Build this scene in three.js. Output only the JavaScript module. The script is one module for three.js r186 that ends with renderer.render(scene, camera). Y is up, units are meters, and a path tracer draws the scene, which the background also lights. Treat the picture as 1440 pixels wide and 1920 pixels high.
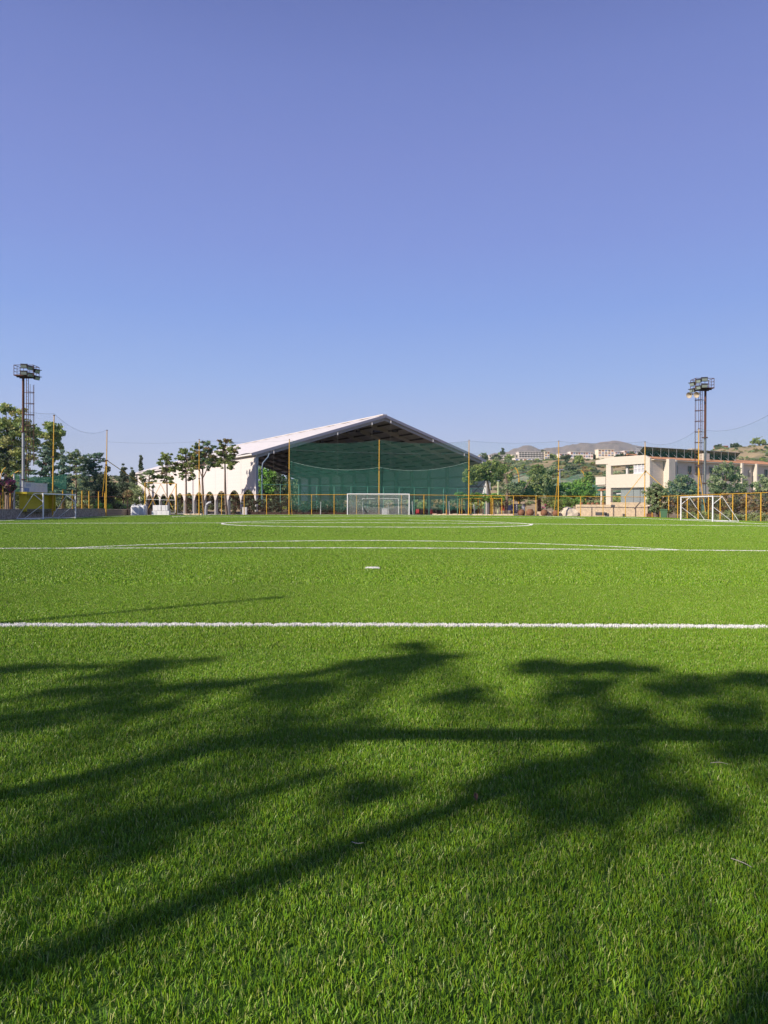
import * as THREE from 'three';
import { mergeGeometries } from 'three/addons/utils/BufferGeometryUtils.js';
import { RoundedBoxGeometry } from 'three/addons/geometries/RoundedBoxGeometry.js';

// ---------------------------------------------------------------- camera, sky, sun, exposure
const scene = new THREE.Scene();
const F = 1335, EYE = 0.978;                                   // focal length in pixels of the 1440 x 1920 photograph, eye height in metres
const camera = new THREE.PerspectiveCamera(2 * Math.atan(960 / F) * 180 / Math.PI, 0.75, 0.05, 30000);
camera.position.set(0, EYE + 0.026, 0);                        // the pile stands a little above the backing
camera.rotation.order = 'YXZ';
camera.rotation.set(-Math.atan(10.2 / F), -Math.atan(9.3 / F), 0.0035);

const EXPOSURE = 1.35;
const lin = (v) => { v /= 255; return v <= 0.04045 ? v / 12.92 : Math.pow((v + 0.055) / 1.055, 2.4); };
{                                                              // clear morning sky: colour by elevation only
  const W = 64, H = 512, data = new Float32Array(W * H * 4);
  const stops = [[-90, 150, 150, 140], [-3, 190, 198, 214], [0, 188, 204, 231], [3, 178, 199, 235], [6, 166, 190, 236], [10, 145, 179, 237], [15, 128, 162, 231], [20, 124, 149, 220], [26, 118, 138, 208], [31, 109, 129, 198], [36, 96, 115, 182], [50, 86, 106, 170], [90, 74, 95, 160]];
  for (let j = 0; j < H; j++) {
    const el = (j + 0.5) / H * 180 - 90;
    let k = 0; while (k < stops.length - 2 && stops[k + 1][0] < el) k++;
    const a = stops[k], b = stops[k + 1], t = Math.min(1, Math.max(0, (el - a[0]) / (b[0] - a[0])));
    for (let i = 0; i < W; i++) {
      const o = (j * W + i) * 4;
      for (let c = 0; c < 3; c++) data[o + c] = lin(a[c + 1] + (b[c + 1] - a[c + 1]) * t) / EXPOSURE;
      data[o + 3] = 1;
    }
  }
  const sky = new THREE.DataTexture(data, W, H, THREE.RGBAFormat, THREE.FloatType);
  sky.mapping = THREE.EquirectangularReflectionMapping; sky.magFilter = THREE.LinearFilter; sky.needsUpdate = true;
  scene.background = sky; scene.environment = sky;
}
const SUN_EL = 30.2 * Math.PI / 180, SX = 0.785, SD = 0.62;    // ground direction (to the side, ahead) in which shadows fall
const sun = new THREE.DirectionalLight(new THREE.Color().setRGB(1, 0.9, 0.77), 4.8);
sun.position.set(-SX * Math.cos(SUN_EL) * 150, Math.sin(SUN_EL) * 150, SD * Math.cos(SUN_EL) * 150 - 50);
sun.target.position.set(0, 0, -50); scene.add(sun, sun.target);
sun.castShadow = true; sun.shadow.mapSize.set(4096, 4096);
Object.assign(sun.shadow.camera, { left: -120, right: 120, top: 100, bottom: -100, near: 1, far: 500 });
const renderer = new THREE.WebGLRenderer({ antialias: true });
renderer.toneMapping = THREE.LinearToneMapping; renderer.toneMappingExposure = EXPOSURE; renderer.shadowMap.enabled = true;

// ---------------------------------------------------------------- helpers
function rng(seed) { let a = seed >>> 0; return () => { a = a + 0x6D2B79F5 | 0; let t = Math.imul(a ^ a >>> 15, 1 | a); t = t + Math.imul(t ^ t >>> 7, 61 | t) ^ t; return ((t ^ t >>> 14) >>> 0) / 4294967296; }; }
const hx = (x, d) => (x - 710.7) * d / F;                       // metres to the side of a photograph column at depth d
const hy = (y, x, d) => EYE + (949.8 + 0.0035 * (x - 720) - y) * d / F;   // height of a photograph row at depth d
const ground = (X) => -0.0055 * (Math.sqrt(Math.min(Math.abs(X), 33) ** 2 + 4) - 2);   // the pitch is crowned for drainage
const V = (X, d, y = 0) => new THREE.Vector3(X, y, -d);
const taken = {};
function numbered(name) { const n = taken[name] = (taken[name] ?? -1) + 1; return n ? name + '_' + String(n).padStart(3, '0') : name; }
function finish(o) { o.traverse((m) => { if (m.isMesh) { m.castShadow = true; m.receiveShadow = true; } }); return o; }
function tag(o, label, category, group, kind) { Object.assign(o.userData, { label, category }); if (group) o.userData.group = group; if (kind) o.userData.kind = kind; return o; }
function thing(name, label, category, [X, d, y] = [0, 0, 0], turn = 0, group) {
  const o = new THREE.Group(); o.name = numbered(name); o.position.copy(V(X, d, y)); o.rotation.y = turn; scene.add(o);
  return tag(o, label, category, group);
}
const clean = (g) => { for (const k of Object.keys(g.attributes)) if (!['position', 'normal', 'uv', 'color'].includes(k)) g.deleteAttribute(k); return g; };
function join(geos) {
  if (!Array.isArray(geos)) return geos;
  if (geos.length === 1) return geos[0];
  const all = geos.map((g) => clean(g.index ? g.toNonIndexed() : g));
  return mergeGeometries(all);
}
function part(name, geos, mat, parent) { const m = new THREE.Mesh(join(geos), mat); m.name = name; m.castShadow = m.receiveShadow = true; parent.add(m); return m; }
function structure(name, geos, mat, label) { const m = part(numbered(name), geos, mat, scene); m.userData.kind = 'structure'; m.userData.label = label; m.userData.category = name.split('_').pop(); return m; }
const box = (w, h, d, x = 0, y = 0, z = 0, ry = 0) => { const g = new THREE.BoxGeometry(w, h, d); if (ry) g.rotateY(ry); return g.translate(x, y, z); };
const rbox = (w, h, d, r, x = 0, y = 0, z = 0, ry = 0) => { const g = new RoundedBoxGeometry(w, h, d, 3, r); if (ry) g.rotateY(ry); return g.translate(x, y, z); };
const UP = new THREE.Vector3(0, 1, 0);
function bar(a, b, r, seg = 8, r2 = r) {                        // round bar from a to b ([x, y, z])
  const p = new THREE.Vector3(...a), q = new THREE.Vector3(...b), v = q.clone().sub(p), L = v.length();
  const g = new THREE.CylinderGeometry(r2, r, L, seg);
  g.applyQuaternion(new THREE.Quaternion().setFromUnitVectors(UP, v.normalize())); const m = p.add(q).multiplyScalar(0.5);
  return g.translate(m.x, m.y, m.z);
}
function limb(pts, radii, seg = 7) {                            // tapered bent tube through pts
  const P = pts.map((p) => new THREE.Vector3(...p)), curve = new THREE.CatmullRomCurve3(P), n = Math.max(4, P.length * 3);
  const g = new THREE.TubeGeometry(curve, n, 1, seg, false), pos = g.attributes.position, c = new THREE.Vector3();
  for (let i = 0; i <= n; i++) {
    curve.getPointAt(i / n, c);
    const f = i / n * (radii.length - 1), k = Math.min(radii.length - 2, Math.floor(f)), r = radii[k] + (radii[k + 1] - radii[k]) * (f - k);
    for (let j = 0; j <= seg; j++) { const o = i * (seg + 1) + j; pos.setXYZ(o, c.x + (pos.getX(o) - c.x) * r, c.y + (pos.getY(o) - c.y) * r, c.z + (pos.getZ(o) - c.z) * r); }
  }
  return g;
}
function cable(a, b, sag, r, n = 14, seg = 5) {                 // hanging wire
  const pts = []; for (let i = 0; i <= n; i++) { const t = i / n; pts.push(new THREE.Vector3(a[0] + (b[0] - a[0]) * t, a[1] + (b[1] - a[1]) * t - sag * 4 * t * (1 - t), a[2] + (b[2] - a[2]) * t)); }
  return new THREE.TubeGeometry(new THREE.CatmullRomCurve3(pts), n * 2, r, seg);
}
function grid(f, nu, nv, uvScale = [1, 1]) {                    // sheet f(u, v) -> [x, y, z]
  const pos = [], uv = [], idx = [];
  for (let j = 0; j <= nv; j++) for (let i = 0; i <= nu; i++) { pos.push(...f(i / nu, j / nv)); uv.push(i / nu * uvScale[0], j / nv * uvScale[1]); }
  for (let j = 0; j < nv; j++) for (let i = 0; i < nu; i++) { const a = j * (nu + 1) + i, b = a + 1, c = a + nu + 1, e = c + 1; idx.push(a, b, e, a, e, c); }
  const g = new THREE.BufferGeometry(); g.setAttribute('position', new THREE.Float32BufferAttribute(pos, 3)); g.setAttribute('uv', new THREE.Float32BufferAttribute(uv, 2)); g.setIndex(idx); g.computeVertexNormals(); return g;
}
function slab(pts, depth, bevel = 0) {                          // outline in x / y, extruded along +z
  const s = new THREE.Shape(pts.map((p) => new THREE.Vector2(...p)));
  return new THREE.ExtrudeGeometry(s, { depth, bevelEnabled: bevel > 0, bevelSize: bevel, bevelThickness: bevel, bevelSegments: 1, curveSegments: 12 });
}
// smooth value noise, tiling when period is given
function noise2(seed, P = 256) {
  const r = rng(seed), t = new Float32Array(P * P).map(() => r());
  return (x, y) => { const xi = Math.floor(x), yi = Math.floor(y), fx = x - xi, fy = y - yi, u = fx * fx * (3 - 2 * fx), v = fy * fy * (3 - 2 * fy), at = (a, b) => t[((b % P + P) % P) * P + (a % P + P) % P];
    return (at(xi, yi) * (1 - u) + at(xi + 1, yi) * u) * (1 - v) + (at(xi, yi + 1) * (1 - u) + at(xi + 1, yi + 1) * u) * v; };
}
function texture(size, f, srgb = true, repeat = [1, 1]) {       // f(u, v) -> [r, g, b] 0..1 (sRGB when srgb)
  const d = new Uint8Array(size * size * 4);
  for (let j = 0; j < size; j++) for (let i = 0; i < size; i++) { const c = f(i / size, j / size), o = (j * size + i) * 4; for (let k = 0; k < 3; k++) d[o + k] = Math.max(0, Math.min(255, c[k] * 255)); d[o + 3] = 255; }
  const t = new THREE.DataTexture(d, size, size, THREE.RGBAFormat); t.magFilter = THREE.LinearFilter; t.minFilter = THREE.LinearMipmapLinearFilter; t.generateMipmaps = true;
  t.wrapS = t.wrapT = THREE.RepeatWrapping; t.repeat.set(...repeat); if (srgb) t.colorSpace = THREE.SRGBColorSpace; t.needsUpdate = true; return t;
}
const rgb = (r, g, b) => new THREE.Color().setRGB(r, g, b);
const mat = (r, g, b, roughness = 0.8, extra = {}) => new THREE.MeshStandardMaterial({ color: rgb(r, g, b), roughness, side: THREE.DoubleSide, ...extra });
// mottled tint shared by plain surfaces so that none is perfectly even
const nA = noise2(11, 64), nB = noise2(12, 256);
const mottle = (lo, hi, fine = 0.5) => texture(256, (u, v) => { const k = nA(u * 8, v * 8) * 0.45 + nA(u * 32 + 7, v * 32) * 0.3 + nB(u * 128, v * 128) * 0.25 * fine * 2; const g = lo + (hi - lo) * k; return [g, g, g]; });
const soft = mottle(0.86, 1.0), rough = mottle(0.6, 1.0);

const M = {
  white: mat(0.8, 0.78, 0.76, 0.45), whitePaint: mat(0.74, 0.72, 0.7, 0.55, { map: soft }), render: mat(0.74, 0.66, 0.55, 0.85, { map: soft }), renderTan: mat(0.78, 0.67, 0.55, 0.88, { map: soft }),
  yellow: mat(0.72, 0.4, 0.03, 0.55, { map: soft }), yellowDull: mat(0.66, 0.52, 0.02, 0.6, { map: soft }), grey: mat(0.4, 0.42, 0.46, 0.5, { metalness: 0.3, map: soft }), steel: mat(0.3, 0.31, 0.32, 0.45, { metalness: 0.5, map: rough }),
  rust: mat(0.17, 0.075, 0.055, 0.85, { map: rough }), dark: mat(0.03, 0.03, 0.032, 0.7), blueGrey: mat(0.14, 0.19, 0.26, 0.5), greenPipe: mat(0.1, 0.28, 0.2, 0.5), cableDark: mat(0.08, 0.11, 0.11, 0.6), rope: mat(0.25, 0.25, 0.23, 0.8),
  bark: mat(0.16, 0.1, 0.075, 0.95, { map: rough }), barkPale: mat(0.3, 0.22, 0.17, 0.95, { map: rough }), clay: mat(0.38, 0.17, 0.09, 0.85, { map: rough }), tile: mat(0.8, 0.38, 0.2, 0.85, { map: rough }),
  glass: new THREE.MeshPhysicalMaterial({ color: rgb(0.5, 0.55, 0.56), roughness: 0.05, transmission: 0.55, thickness: 0, side: THREE.DoubleSide }),
  darkGlass: mat(0.03, 0.04, 0.045, 0.12), roofWhite: new THREE.MeshPhysicalMaterial({ color: rgb(0.79, 0.73, 0.7), roughness: 0.95, transmission: 0.14, thickness: 0, map: soft, side: THREE.DoubleSide }), liner: new THREE.MeshPhysicalMaterial({ color: rgb(0.55, 0.51, 0.46), roughness: 1, transmission: 0.35, thickness: 0, map: rough, side: THREE.DoubleSide }), wallGrey: mat(0.8, 0.8, 0.82, 0.8, { map: soft }),
  leaf: new THREE.MeshPhysicalMaterial({ color: rgb(1, 1, 1), roughness: 0.95, transmission: 0.35, thickness: 0, vertexColors: true, side: THREE.DoubleSide }),
};
// netting: a real mesh pattern cut out of the sheet, uv in metres times cells
function netMat(r, g, b, cover) {
  const w = cover;
  const t = texture(64, (u, v) => { const a = Math.abs(((u + v) % 0.5) - 0.25) * 4, c = Math.abs(((u - v + 2) % 0.5) - 0.25) * 4; const k = a > 1 - w || c > 1 - w ? 1 : 0; return [k, k, k]; }, false);
  return mat(r, g, b, 0.8, { alphaMap: t, transparent: true });
}
// ---------------------------------------------------------------- ground and pitch
const PITCH = { near: 0.44, far: 85.8, mid: 43.1, half: 27.2, x0: -0.1 };
{
  // one sheet out to the horizon, dry earth
  const gN = noise2(21, 128);
  const earth = texture(512, (u, v) => { const k = gN(u * 16, v * 16) * 0.5 + gN(u * 64, v * 64) * 0.3 + gN(u * 128, v * 128) * 0.2; return [0.42 + k * 0.2, 0.36 + k * 0.17, 0.27 + k * 0.14]; });
  const sheet = grid((u, v) => { const X = (u - 0.5) * 24000, d = -3000 + v * 15000; return [X, -0.42, -d]; }, 40, 30, [1200, 900]);
  structure('ground', sheet, mat(1, 1, 1, 0.95, { map: earth }), 'dry bare earth around and beyond the sports ground');
  // the turf's backing and infill, crowned
  const infill = texture(256, (u, v) => { const k = nB(u * 256, v * 256); return [0.19 + k * 0.12, 0.31 + k * 0.14, 0.04 + k * 0.04]; });
  const px = []; for (let i = 0; i <= 66; i++) px.push(-33.4 + i * (66.8 / 66));
  const pitch = grid((u, v) => { const X = -29.3 + u * 62.1, d = -2.4 + v * 90.8; return [X, ground(X), -d]; }, 62, 30, [62.1, 90.8]);
  structure('football_pitch', pitch, mat(1, 1, 1, 0.95, { map: infill }), 'green artificial turf football pitch with white line markings');
  px.length = 0;
}
// a tuft of bent blades; every blade two joined quads narrowing to the tip
function tuft(seed, n, foot, width, height, palette, lean = 0.55) {
  const r = rng(seed), pos = [], col = [], nor = [], idx = [], a = new THREE.Vector3(), b = new THREE.Vector3();
  for (let i = 0; i < n; i++) {
    const x = (r() - 0.5) * foot, z = (r() - 0.5) * foot, ang = r() * 6.283, h = height * (0.62 + 0.5 * r()), w = width * (0.75 + 0.5 * r()), dir = r() * 6.283, bend = h * lean * (0.15 + r() * r() * 1.6);
    const ax = Math.cos(ang) * w / 2, az = Math.sin(ang) * w / 2, bx = Math.cos(dir) * bend, bz = Math.sin(dir) * bend, hh = Math.sqrt(Math.max(h * h - bend * bend * 0.6, h * h * 0.25));
    const c = palette[Math.floor(r() * palette.length)], k = 0.8 + 0.4 * r(), o = pos.length / 3;
    const rows = [[0, 0, 1], [0.5, 0.3, 0.95], [0.85, 0.75, 0.7], [1, 1, 0.18]];
    for (const [t, s, ww] of rows) for (const e of [-1, 1]) { pos.push(x + bx * s + ax * e * ww, hh * t, z + bz * s + az * e * ww); col.push(c[0] * k, c[1] * k, c[2] * k); }
    for (let q = 0; q < 3; q++) { const p = o + q * 2; idx.push(p, p + 1, p + 3, p, p + 3, p + 2); }
  }
  const g = new THREE.BufferGeometry(); g.setAttribute('position', new THREE.Float32BufferAttribute(pos, 3)); g.setAttribute('color', new THREE.Float32BufferAttribute(col, 3)); g.setIndex(idx); g.computeVertexNormals(); return g;
}
const lineTests = [];                                            // each marking: signed distance test used to keep green pile off it
function nearLine(X, d) { let m = 9; for (const f of lineTests) m = Math.min(m, f(X, d)); return m; }
{
  const greens = [[0.175, 0.315, 0.016], [0.135, 0.28, 0.02], [0.195, 0.32, 0.015], [0.105, 0.25, 0.018], [0.225, 0.33, 0.024], [0.16, 0.3, 0.017], [0.18, 0.315, 0.017], [0.125, 0.265, 0.019], [0.34, 0.38, 0.12]];
  const whites = [[0.8, 0.78, 0.74], [0.74, 0.72, 0.7], [0.84, 0.82, 0.79]];
  const blade = new THREE.MeshPhysicalMaterial({ color: rgb(1, 1, 1), roughness: 0.4, specularIntensity: 0.6, vertexColors: true, side: THREE.DoubleSide });
  const bladeWhite = mat(1, 1, 1, 0.6, { vertexColors: true });
  const turf = new THREE.Group(); turf.name = 'turf_pile'; scene.add(turf); tag(turf, 'short green plastic grass blades covering the pitch', 'turf', null, 'stuff');
  const marks = new THREE.Group(); marks.name = 'pitch_markings'; scene.add(marks); tag(marks, 'white line markings woven into the green turf', 'markings', null, 'structure');
  const m4 = new THREE.Matrix4(), q = new THREE.Quaternion(), p = new THREE.Vector3(), s = new THREE.Vector3(), c = new THREE.Color();
  function scatter(name, geo, material, spots, seed, parent, tint = 0.16) {
    const r = rng(seed), im = new THREE.InstancedMesh(geo, material, spots.length); im.name = name; im.castShadow = im.receiveShadow = true;
    spots.forEach(([X, d], i) => {
      q.setFromAxisAngle(UP, r() * 6.283); const k = 0.85 + 0.3 * r(); s.set(k, 0.85 + 0.3 * r(), k); p.set(X, ground(X), -d); im.setMatrixAt(i, m4.compose(p, q, s));
      const lie = tint > 0.1 ? 0.93 + 0.14 * nA(X * 0.7 + 90, d * 0.45) + 0.08 * (nA(X * 2.3, d * 1.9) - 0.5) : 1, t = (1 - tint / 2 + tint * r()) * lie; im.setColorAt(i, c.setRGB(t * (0.96 + 0.08 * r()), t, t));
    });
    parent.add(im); im.userData.kind = parent.userData.kind; return im;
  }
  // ---- markings: sampled along their centre lines
  const { near, far, mid, half, x0 } = PITCH, HW = 0.06;
  const marksList = [];
  const straight = (name, xa, da, xb, db) => {
    const L = Math.hypot(xb - xa, db - da), ux = (xb - xa) / L, ud = (db - da) / L;
    lineTests.push((X, d) => { const t = (X - xa) * ux + (d - da) * ud; if (t < -0.1 || t > L + 0.1) return 9; return Math.abs((X - xa) * -ud + (d - da) * ux); });
    marksList.push([name, L, (t, o) => [xa + ux * t - ud * o, da + ud * t + ux * o]]);
  };
  const arc = (name, cx, cd, R, a0, a1) => {
    lineTests.push((X, d) => { const a = Math.atan2(d - cd, X - cx); let w = a; while (w < a0) w += 6.28319; if (w > a1) return 9; return Math.abs(Math.hypot(X - cx, d - cd) - R); });
    marksList.push([name, (a1 - a0) * R, (t, o) => { const a = a0 + t / R; return [cx + Math.cos(a) * (R + o), cd + Math.sin(a) * (R + o)]; }]);
  };
  straight('goal_area_line', x0 - 9.16, near + 5.5, x0 + 9.16, near + 5.5);
  straight('penalty_area_line', x0 - 20.15, near + 16.5, x0 + 20.15, near + 16.5);
  straight('penalty_area_side', x0 - 20.15, near, x0 - 20.15, near + 16.5); straight('penalty_area_side', x0 + 20.15, near, x0 + 20.15, near + 16.5);
  arc('penalty_arc', x0, near + 11, 9.15, Math.asin(5.5 / 9.15), Math.PI - Math.asin(5.5 / 9.15));
  straight('halfway_line', x0 - half, mid, x0 + half, mid);
  arc('centre_circle', x0, mid, 9.15, 0, 6.2831);
  straight('far_penalty_area_line', x0 - 20.15, far - 16.5, x0 + 20.15, far - 16.5);
  straight('far_penalty_area_side', x0 - 20.15, far - 16.5, x0 - 20.15, far); straight('far_penalty_area_side', x0 + 20.15, far - 16.5, x0 + 20.15, far);
  straight('far_goal_area_line', x0 - 9.16, far - 5.5, x0 + 9.16, far - 5.5);
  straight('far_goal_line', x0 - half, far, x0 + half, far);
  straight('touchline', x0 - half, near, x0 - half, far); straight('touchline', x0 + half, near, x0 + half, far);
  const wNear = tuft(901, 34, 0.03, 0.003, 0.028, whites, 0.4), wFar = tuft(902, 30, 0.06, 0.008, 0.036, whites, 0.3);
  const inView = (X, d, m) => Math.abs(X) < 0.57 * d + m;
  marksList.forEach(([name, L, at], k) => {
    const r = rng(700 + k), a = [], b = [];
    for (let t = 0; t < L;) {
      const [X, d] = at(t, 0), close = d < 24;
      if (!inView(X, d, 7)) { t += 0.1; continue; }
      const step = close ? 0.007 : 0.02;
      (close ? a : b).push(at(t, (r() * 2 - 1) * (HW - 0.014))); t += step * (0.6 + 0.8 * r());
    }
    if (a.length) scatter(name, wNear, bladeWhite, a, 800 + k, marks, 0.06);
    if (b.length) scatter(name, wFar, bladeWhite, b, 850 + k, marks, 0.06);
  });
  { const r = rng(55), spot = []; for (let i = 0; i < 170; i++) { const a = r() * 6.283, R = 0.11 * Math.sqrt(r()); spot.push([x0 + Math.cos(a) * R, near + 11 + Math.sin(a) * R]); } scatter('penalty_spot', wNear, bladeWhite, spot, 56, marks, 0.06);
    lineTests.push((X, d) => Math.hypot(X - x0, d - near - 11) - 0.05); }
  // ---- green pile in three sizes of tuft
  const fill = (d0, d1, perM2, margin, seed, keep, xa = -1e9, xb = 1e9) => {
    const r = rng(seed), out = [[], [], [], []];
    for (let d = d0; d < d1;) {
      const step = 1 / Math.sqrt(perM2), w0 = Math.max(xa, -0.57 * (d + step) - margin), w1 = Math.min(xb, 0.57 * (d + step) + margin);
      for (let x = w0; x < w1; x += step) { const X = x + (r() - 0.5) * step * 0.9, e = d + (r() - 0.5) * step * 0.9; if (nearLine(X, e) > keep) out[Math.floor(r() * 4)].push([X, e]); }
      d += step;
    }
    return out;
  };
  const lods = [[0.3, 5, 600, 4.2, 0.075, 66, 0.072, 0.0021, 0.0215], [5, 9, 420, 5, 0.085, 68, 0.085, 0.003, 0.029], [9, 24, 90, 8, 0.13, 72, 0.18, 0.006, 0.031], [24, 88, 14, 20, 0.3, 90, 0.45, 0.016, 0.032]];
  lods.forEach(([d0, d1, per, margin, keep, n, foot, w, h], L) => {
    fill(d0, d1, per, margin, 100 + L, keep, -29.2, 32.6).forEach((spots, k) => scatter('blades', tuft(300 + L * 10 + k, n, foot, w, h, greens, L ? 0.55 : 0.8), blade, spots, 400 + L * 10 + k, turf));
  });
  // strips of fine pile beside the far lines, so that the big tufts keep clear of them
  const strip = []; { const r = rng(77); marksList.forEach(([name, L, at]) => { for (let t = 0; t < L; t += 0.05) { const o = (r() < 0.5 ? -1 : 1) * (0.1 + r() * 0.34), [X, d] = at(t, o); if (d > 24 && inView(X, d, 7) && nearLine(X, d) > 0.09) strip.push([X, d]); } }); }
  scatter('blades', tuft(390, 40, 0.1, 0.009, 0.029, greens), blade, strip, 391, turf);
}
// ---------------------------------------------------------------- far hills and mountains (structure)
const fN = noise2(31, 256);
const fbm = (x, y, o = 4) => { let a = 0, k = 0.5, s = 1; for (let i = 0; i < o; i++) { a += k * fN(x * s, y * s); k *= 0.5; s *= 2.03; } return a; };
function profile(table) { return (x) => { let k = 0; while (k < table.length - 2 && table[k + 1][0] < x) k++; const [a, b] = table[k], [c, e] = table[k + 1], t = Math.min(1, Math.max(0, (x - a) / (c - a))); return b + (e - b) * t; }; }
function vcol(g, f) { const p = g.attributes.position, n = g.attributes.normal, c = new Float32Array(p.count * 3); for (let i = 0; i < p.count; i++) c.set(f(p.getX(i), p.getY(i), p.getZ(i), n.getY(i)), i * 3); g.setAttribute('color', new THREE.BufferAttribute(c, 3)); return g; }
const RIDGE_D = 760;
scene.fog = new THREE.FogExp2(new THREE.Color().setRGB(1, 1, 1), 5.0e-5);                // morning haze
const ridgeRow = profile([[-900, 905], [0, 900], [120, 897], [200, 894], [260, 896], [330, 905], [470, 908], [600, 902], [700, 888], [800, 876], [880, 866], [930, 864], [1000, 867], [1050, 863], [1110, 863], [1150, 861], [1200, 858], [1260, 852], [1330, 850], [1348, 842], [1400, 839], [1440, 836], [1600, 830], [2400, 850]]);
function hillHeight(X, d) {
  const x = 710.7 + X / d * F, top = hy(ridgeRow(x), x, RIDGE_D), t = Math.min(1, Math.max(0, (d - 190) / (RIDGE_D - 190))), s = t * t * (3 - 2 * t) * 0.55 + t * 0.45;
  const past = d > RIDGE_D ? Math.max(0, 1 - (d - RIDGE_D) / 500) : 1;
  return -0.4 + (top + 0.4) * s * past + (fbm(X / 60 + 40, d / 60) - 0.47) * 9 * Math.min(1, t * 2.5) * (1 - t * 0.75);
}
{
  const hill = grid((u, v) => { const d = 188 + v * 1050, a = -0.95 + u * 2.0, X = a * d; return [X, hillHeight(X, d), -d]; }, 260, 90);
  vcol(hill, (x, y, z) => { const k = fbm(x / 26, z / 40 + 9, 5), dry = Math.max(0, Math.min(1, (k - 0.47) * 9 + 0.4)), f = 0.8 + 0.4 * fN(x / 5, z / 5); return [(0.1 + dry * 0.3) * f, (0.12 + dry * 0.17) * f, (0.05 + dry * 0.1) * f]; });
  structure('hillside', hill, mat(1, 1, 1, 0.95, { vertexColors: true }), 'dry scrubby hillside rising behind the sports ground');
  const MD = 9000;
  const crest = profile([[-700, 952], [880, 952], [920, 850], [947, 847], [968, 839], [982, 834.5], [991, 834], [1000, 837], [1011, 841.4], [1027, 839.7], [1050, 836], [1078, 831], [1096, 829], [1108, 831], [1130, 827], [1153, 825], [1176, 829], [1199, 834.5], [1220, 839], [1240, 844], [1300, 849], [1420, 853], [1700, 858], [2200, 870]]);
  const mountain = grid((u, v) => {
    const x = 860 + u * 1000, d = MD - 2600 + v * 4200, t = v < 0.62 ? v / 0.62 : 1 - (v - 0.62) / 0.38 * 0.5, X = hx(x, d), top = hy(crest(x) + (fbm(x / 12, 3, 4) - 0.47) * 2.2, x, MD);
    return [X, Math.max(-30, top * Math.pow(t, 0.8)) + (fbm(x / 9, v * 16, 4) - 0.47) * 110 * t * (v < 0.6 ? 1 : 0.25), -d];
  }, 300, 40, [14, 6]);
  structure('mountain', mountain, mat(0.24, 0.175, 0.13, 0.95, { map: mottle(0.7, 1) }), 'bare rocky mountain range hazy with distance');
}
// ---------------------------------------------------------------- trees
const PAL = {
  olive: [[0.233, 0.313, 0.137], [0.301, 0.383, 0.164], [0.192, 0.272, 0.124], [0.355, 0.410, 0.204]],
  gum: [[0.306, 0.400, 0.107], [0.400, 0.462, 0.123], [0.216, 0.306, 0.107], [0.462, 0.462, 0.154], [0.277, 0.369, 0.123]],
  gumRust: [[0.473, 0.295, 0.060], [0.445, 0.355, 0.060], [0.355, 0.355, 0.088]],
  pine: [[0.196, 0.275, 0.066], [0.261, 0.340, 0.078], [0.144, 0.223, 0.066], [0.314, 0.367, 0.091]],
  conifer: [[0.114, 0.213, 0.143], [0.156, 0.270, 0.171], [0.085, 0.171, 0.114], [0.213, 0.299, 0.200]],
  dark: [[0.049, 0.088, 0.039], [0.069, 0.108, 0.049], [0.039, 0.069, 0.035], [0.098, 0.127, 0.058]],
  bright: [[0.160, 0.342, 0.046], [0.205, 0.410, 0.057], [0.114, 0.273, 0.046], [0.251, 0.433, 0.068]],
  brown: [[0.296, 0.194, 0.068], [0.342, 0.227, 0.091], [0.227, 0.182, 0.068], [0.182, 0.194, 0.068]],
  cypress: [[0.058, 0.098, 0.055], [0.078, 0.127, 0.058], [0.108, 0.146, 0.078]],
  pink: [[0.500, 0.100, 0.200], [0.600, 0.160, 0.280], [0.060, 0.100, 0.030], [0.080, 0.120, 0.035], [0.060, 0.100, 0.030]],
  tan: [[0.546, 0.387, 0.205], [0.455, 0.319, 0.160], [0.296, 0.251, 0.114]],
};
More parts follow.
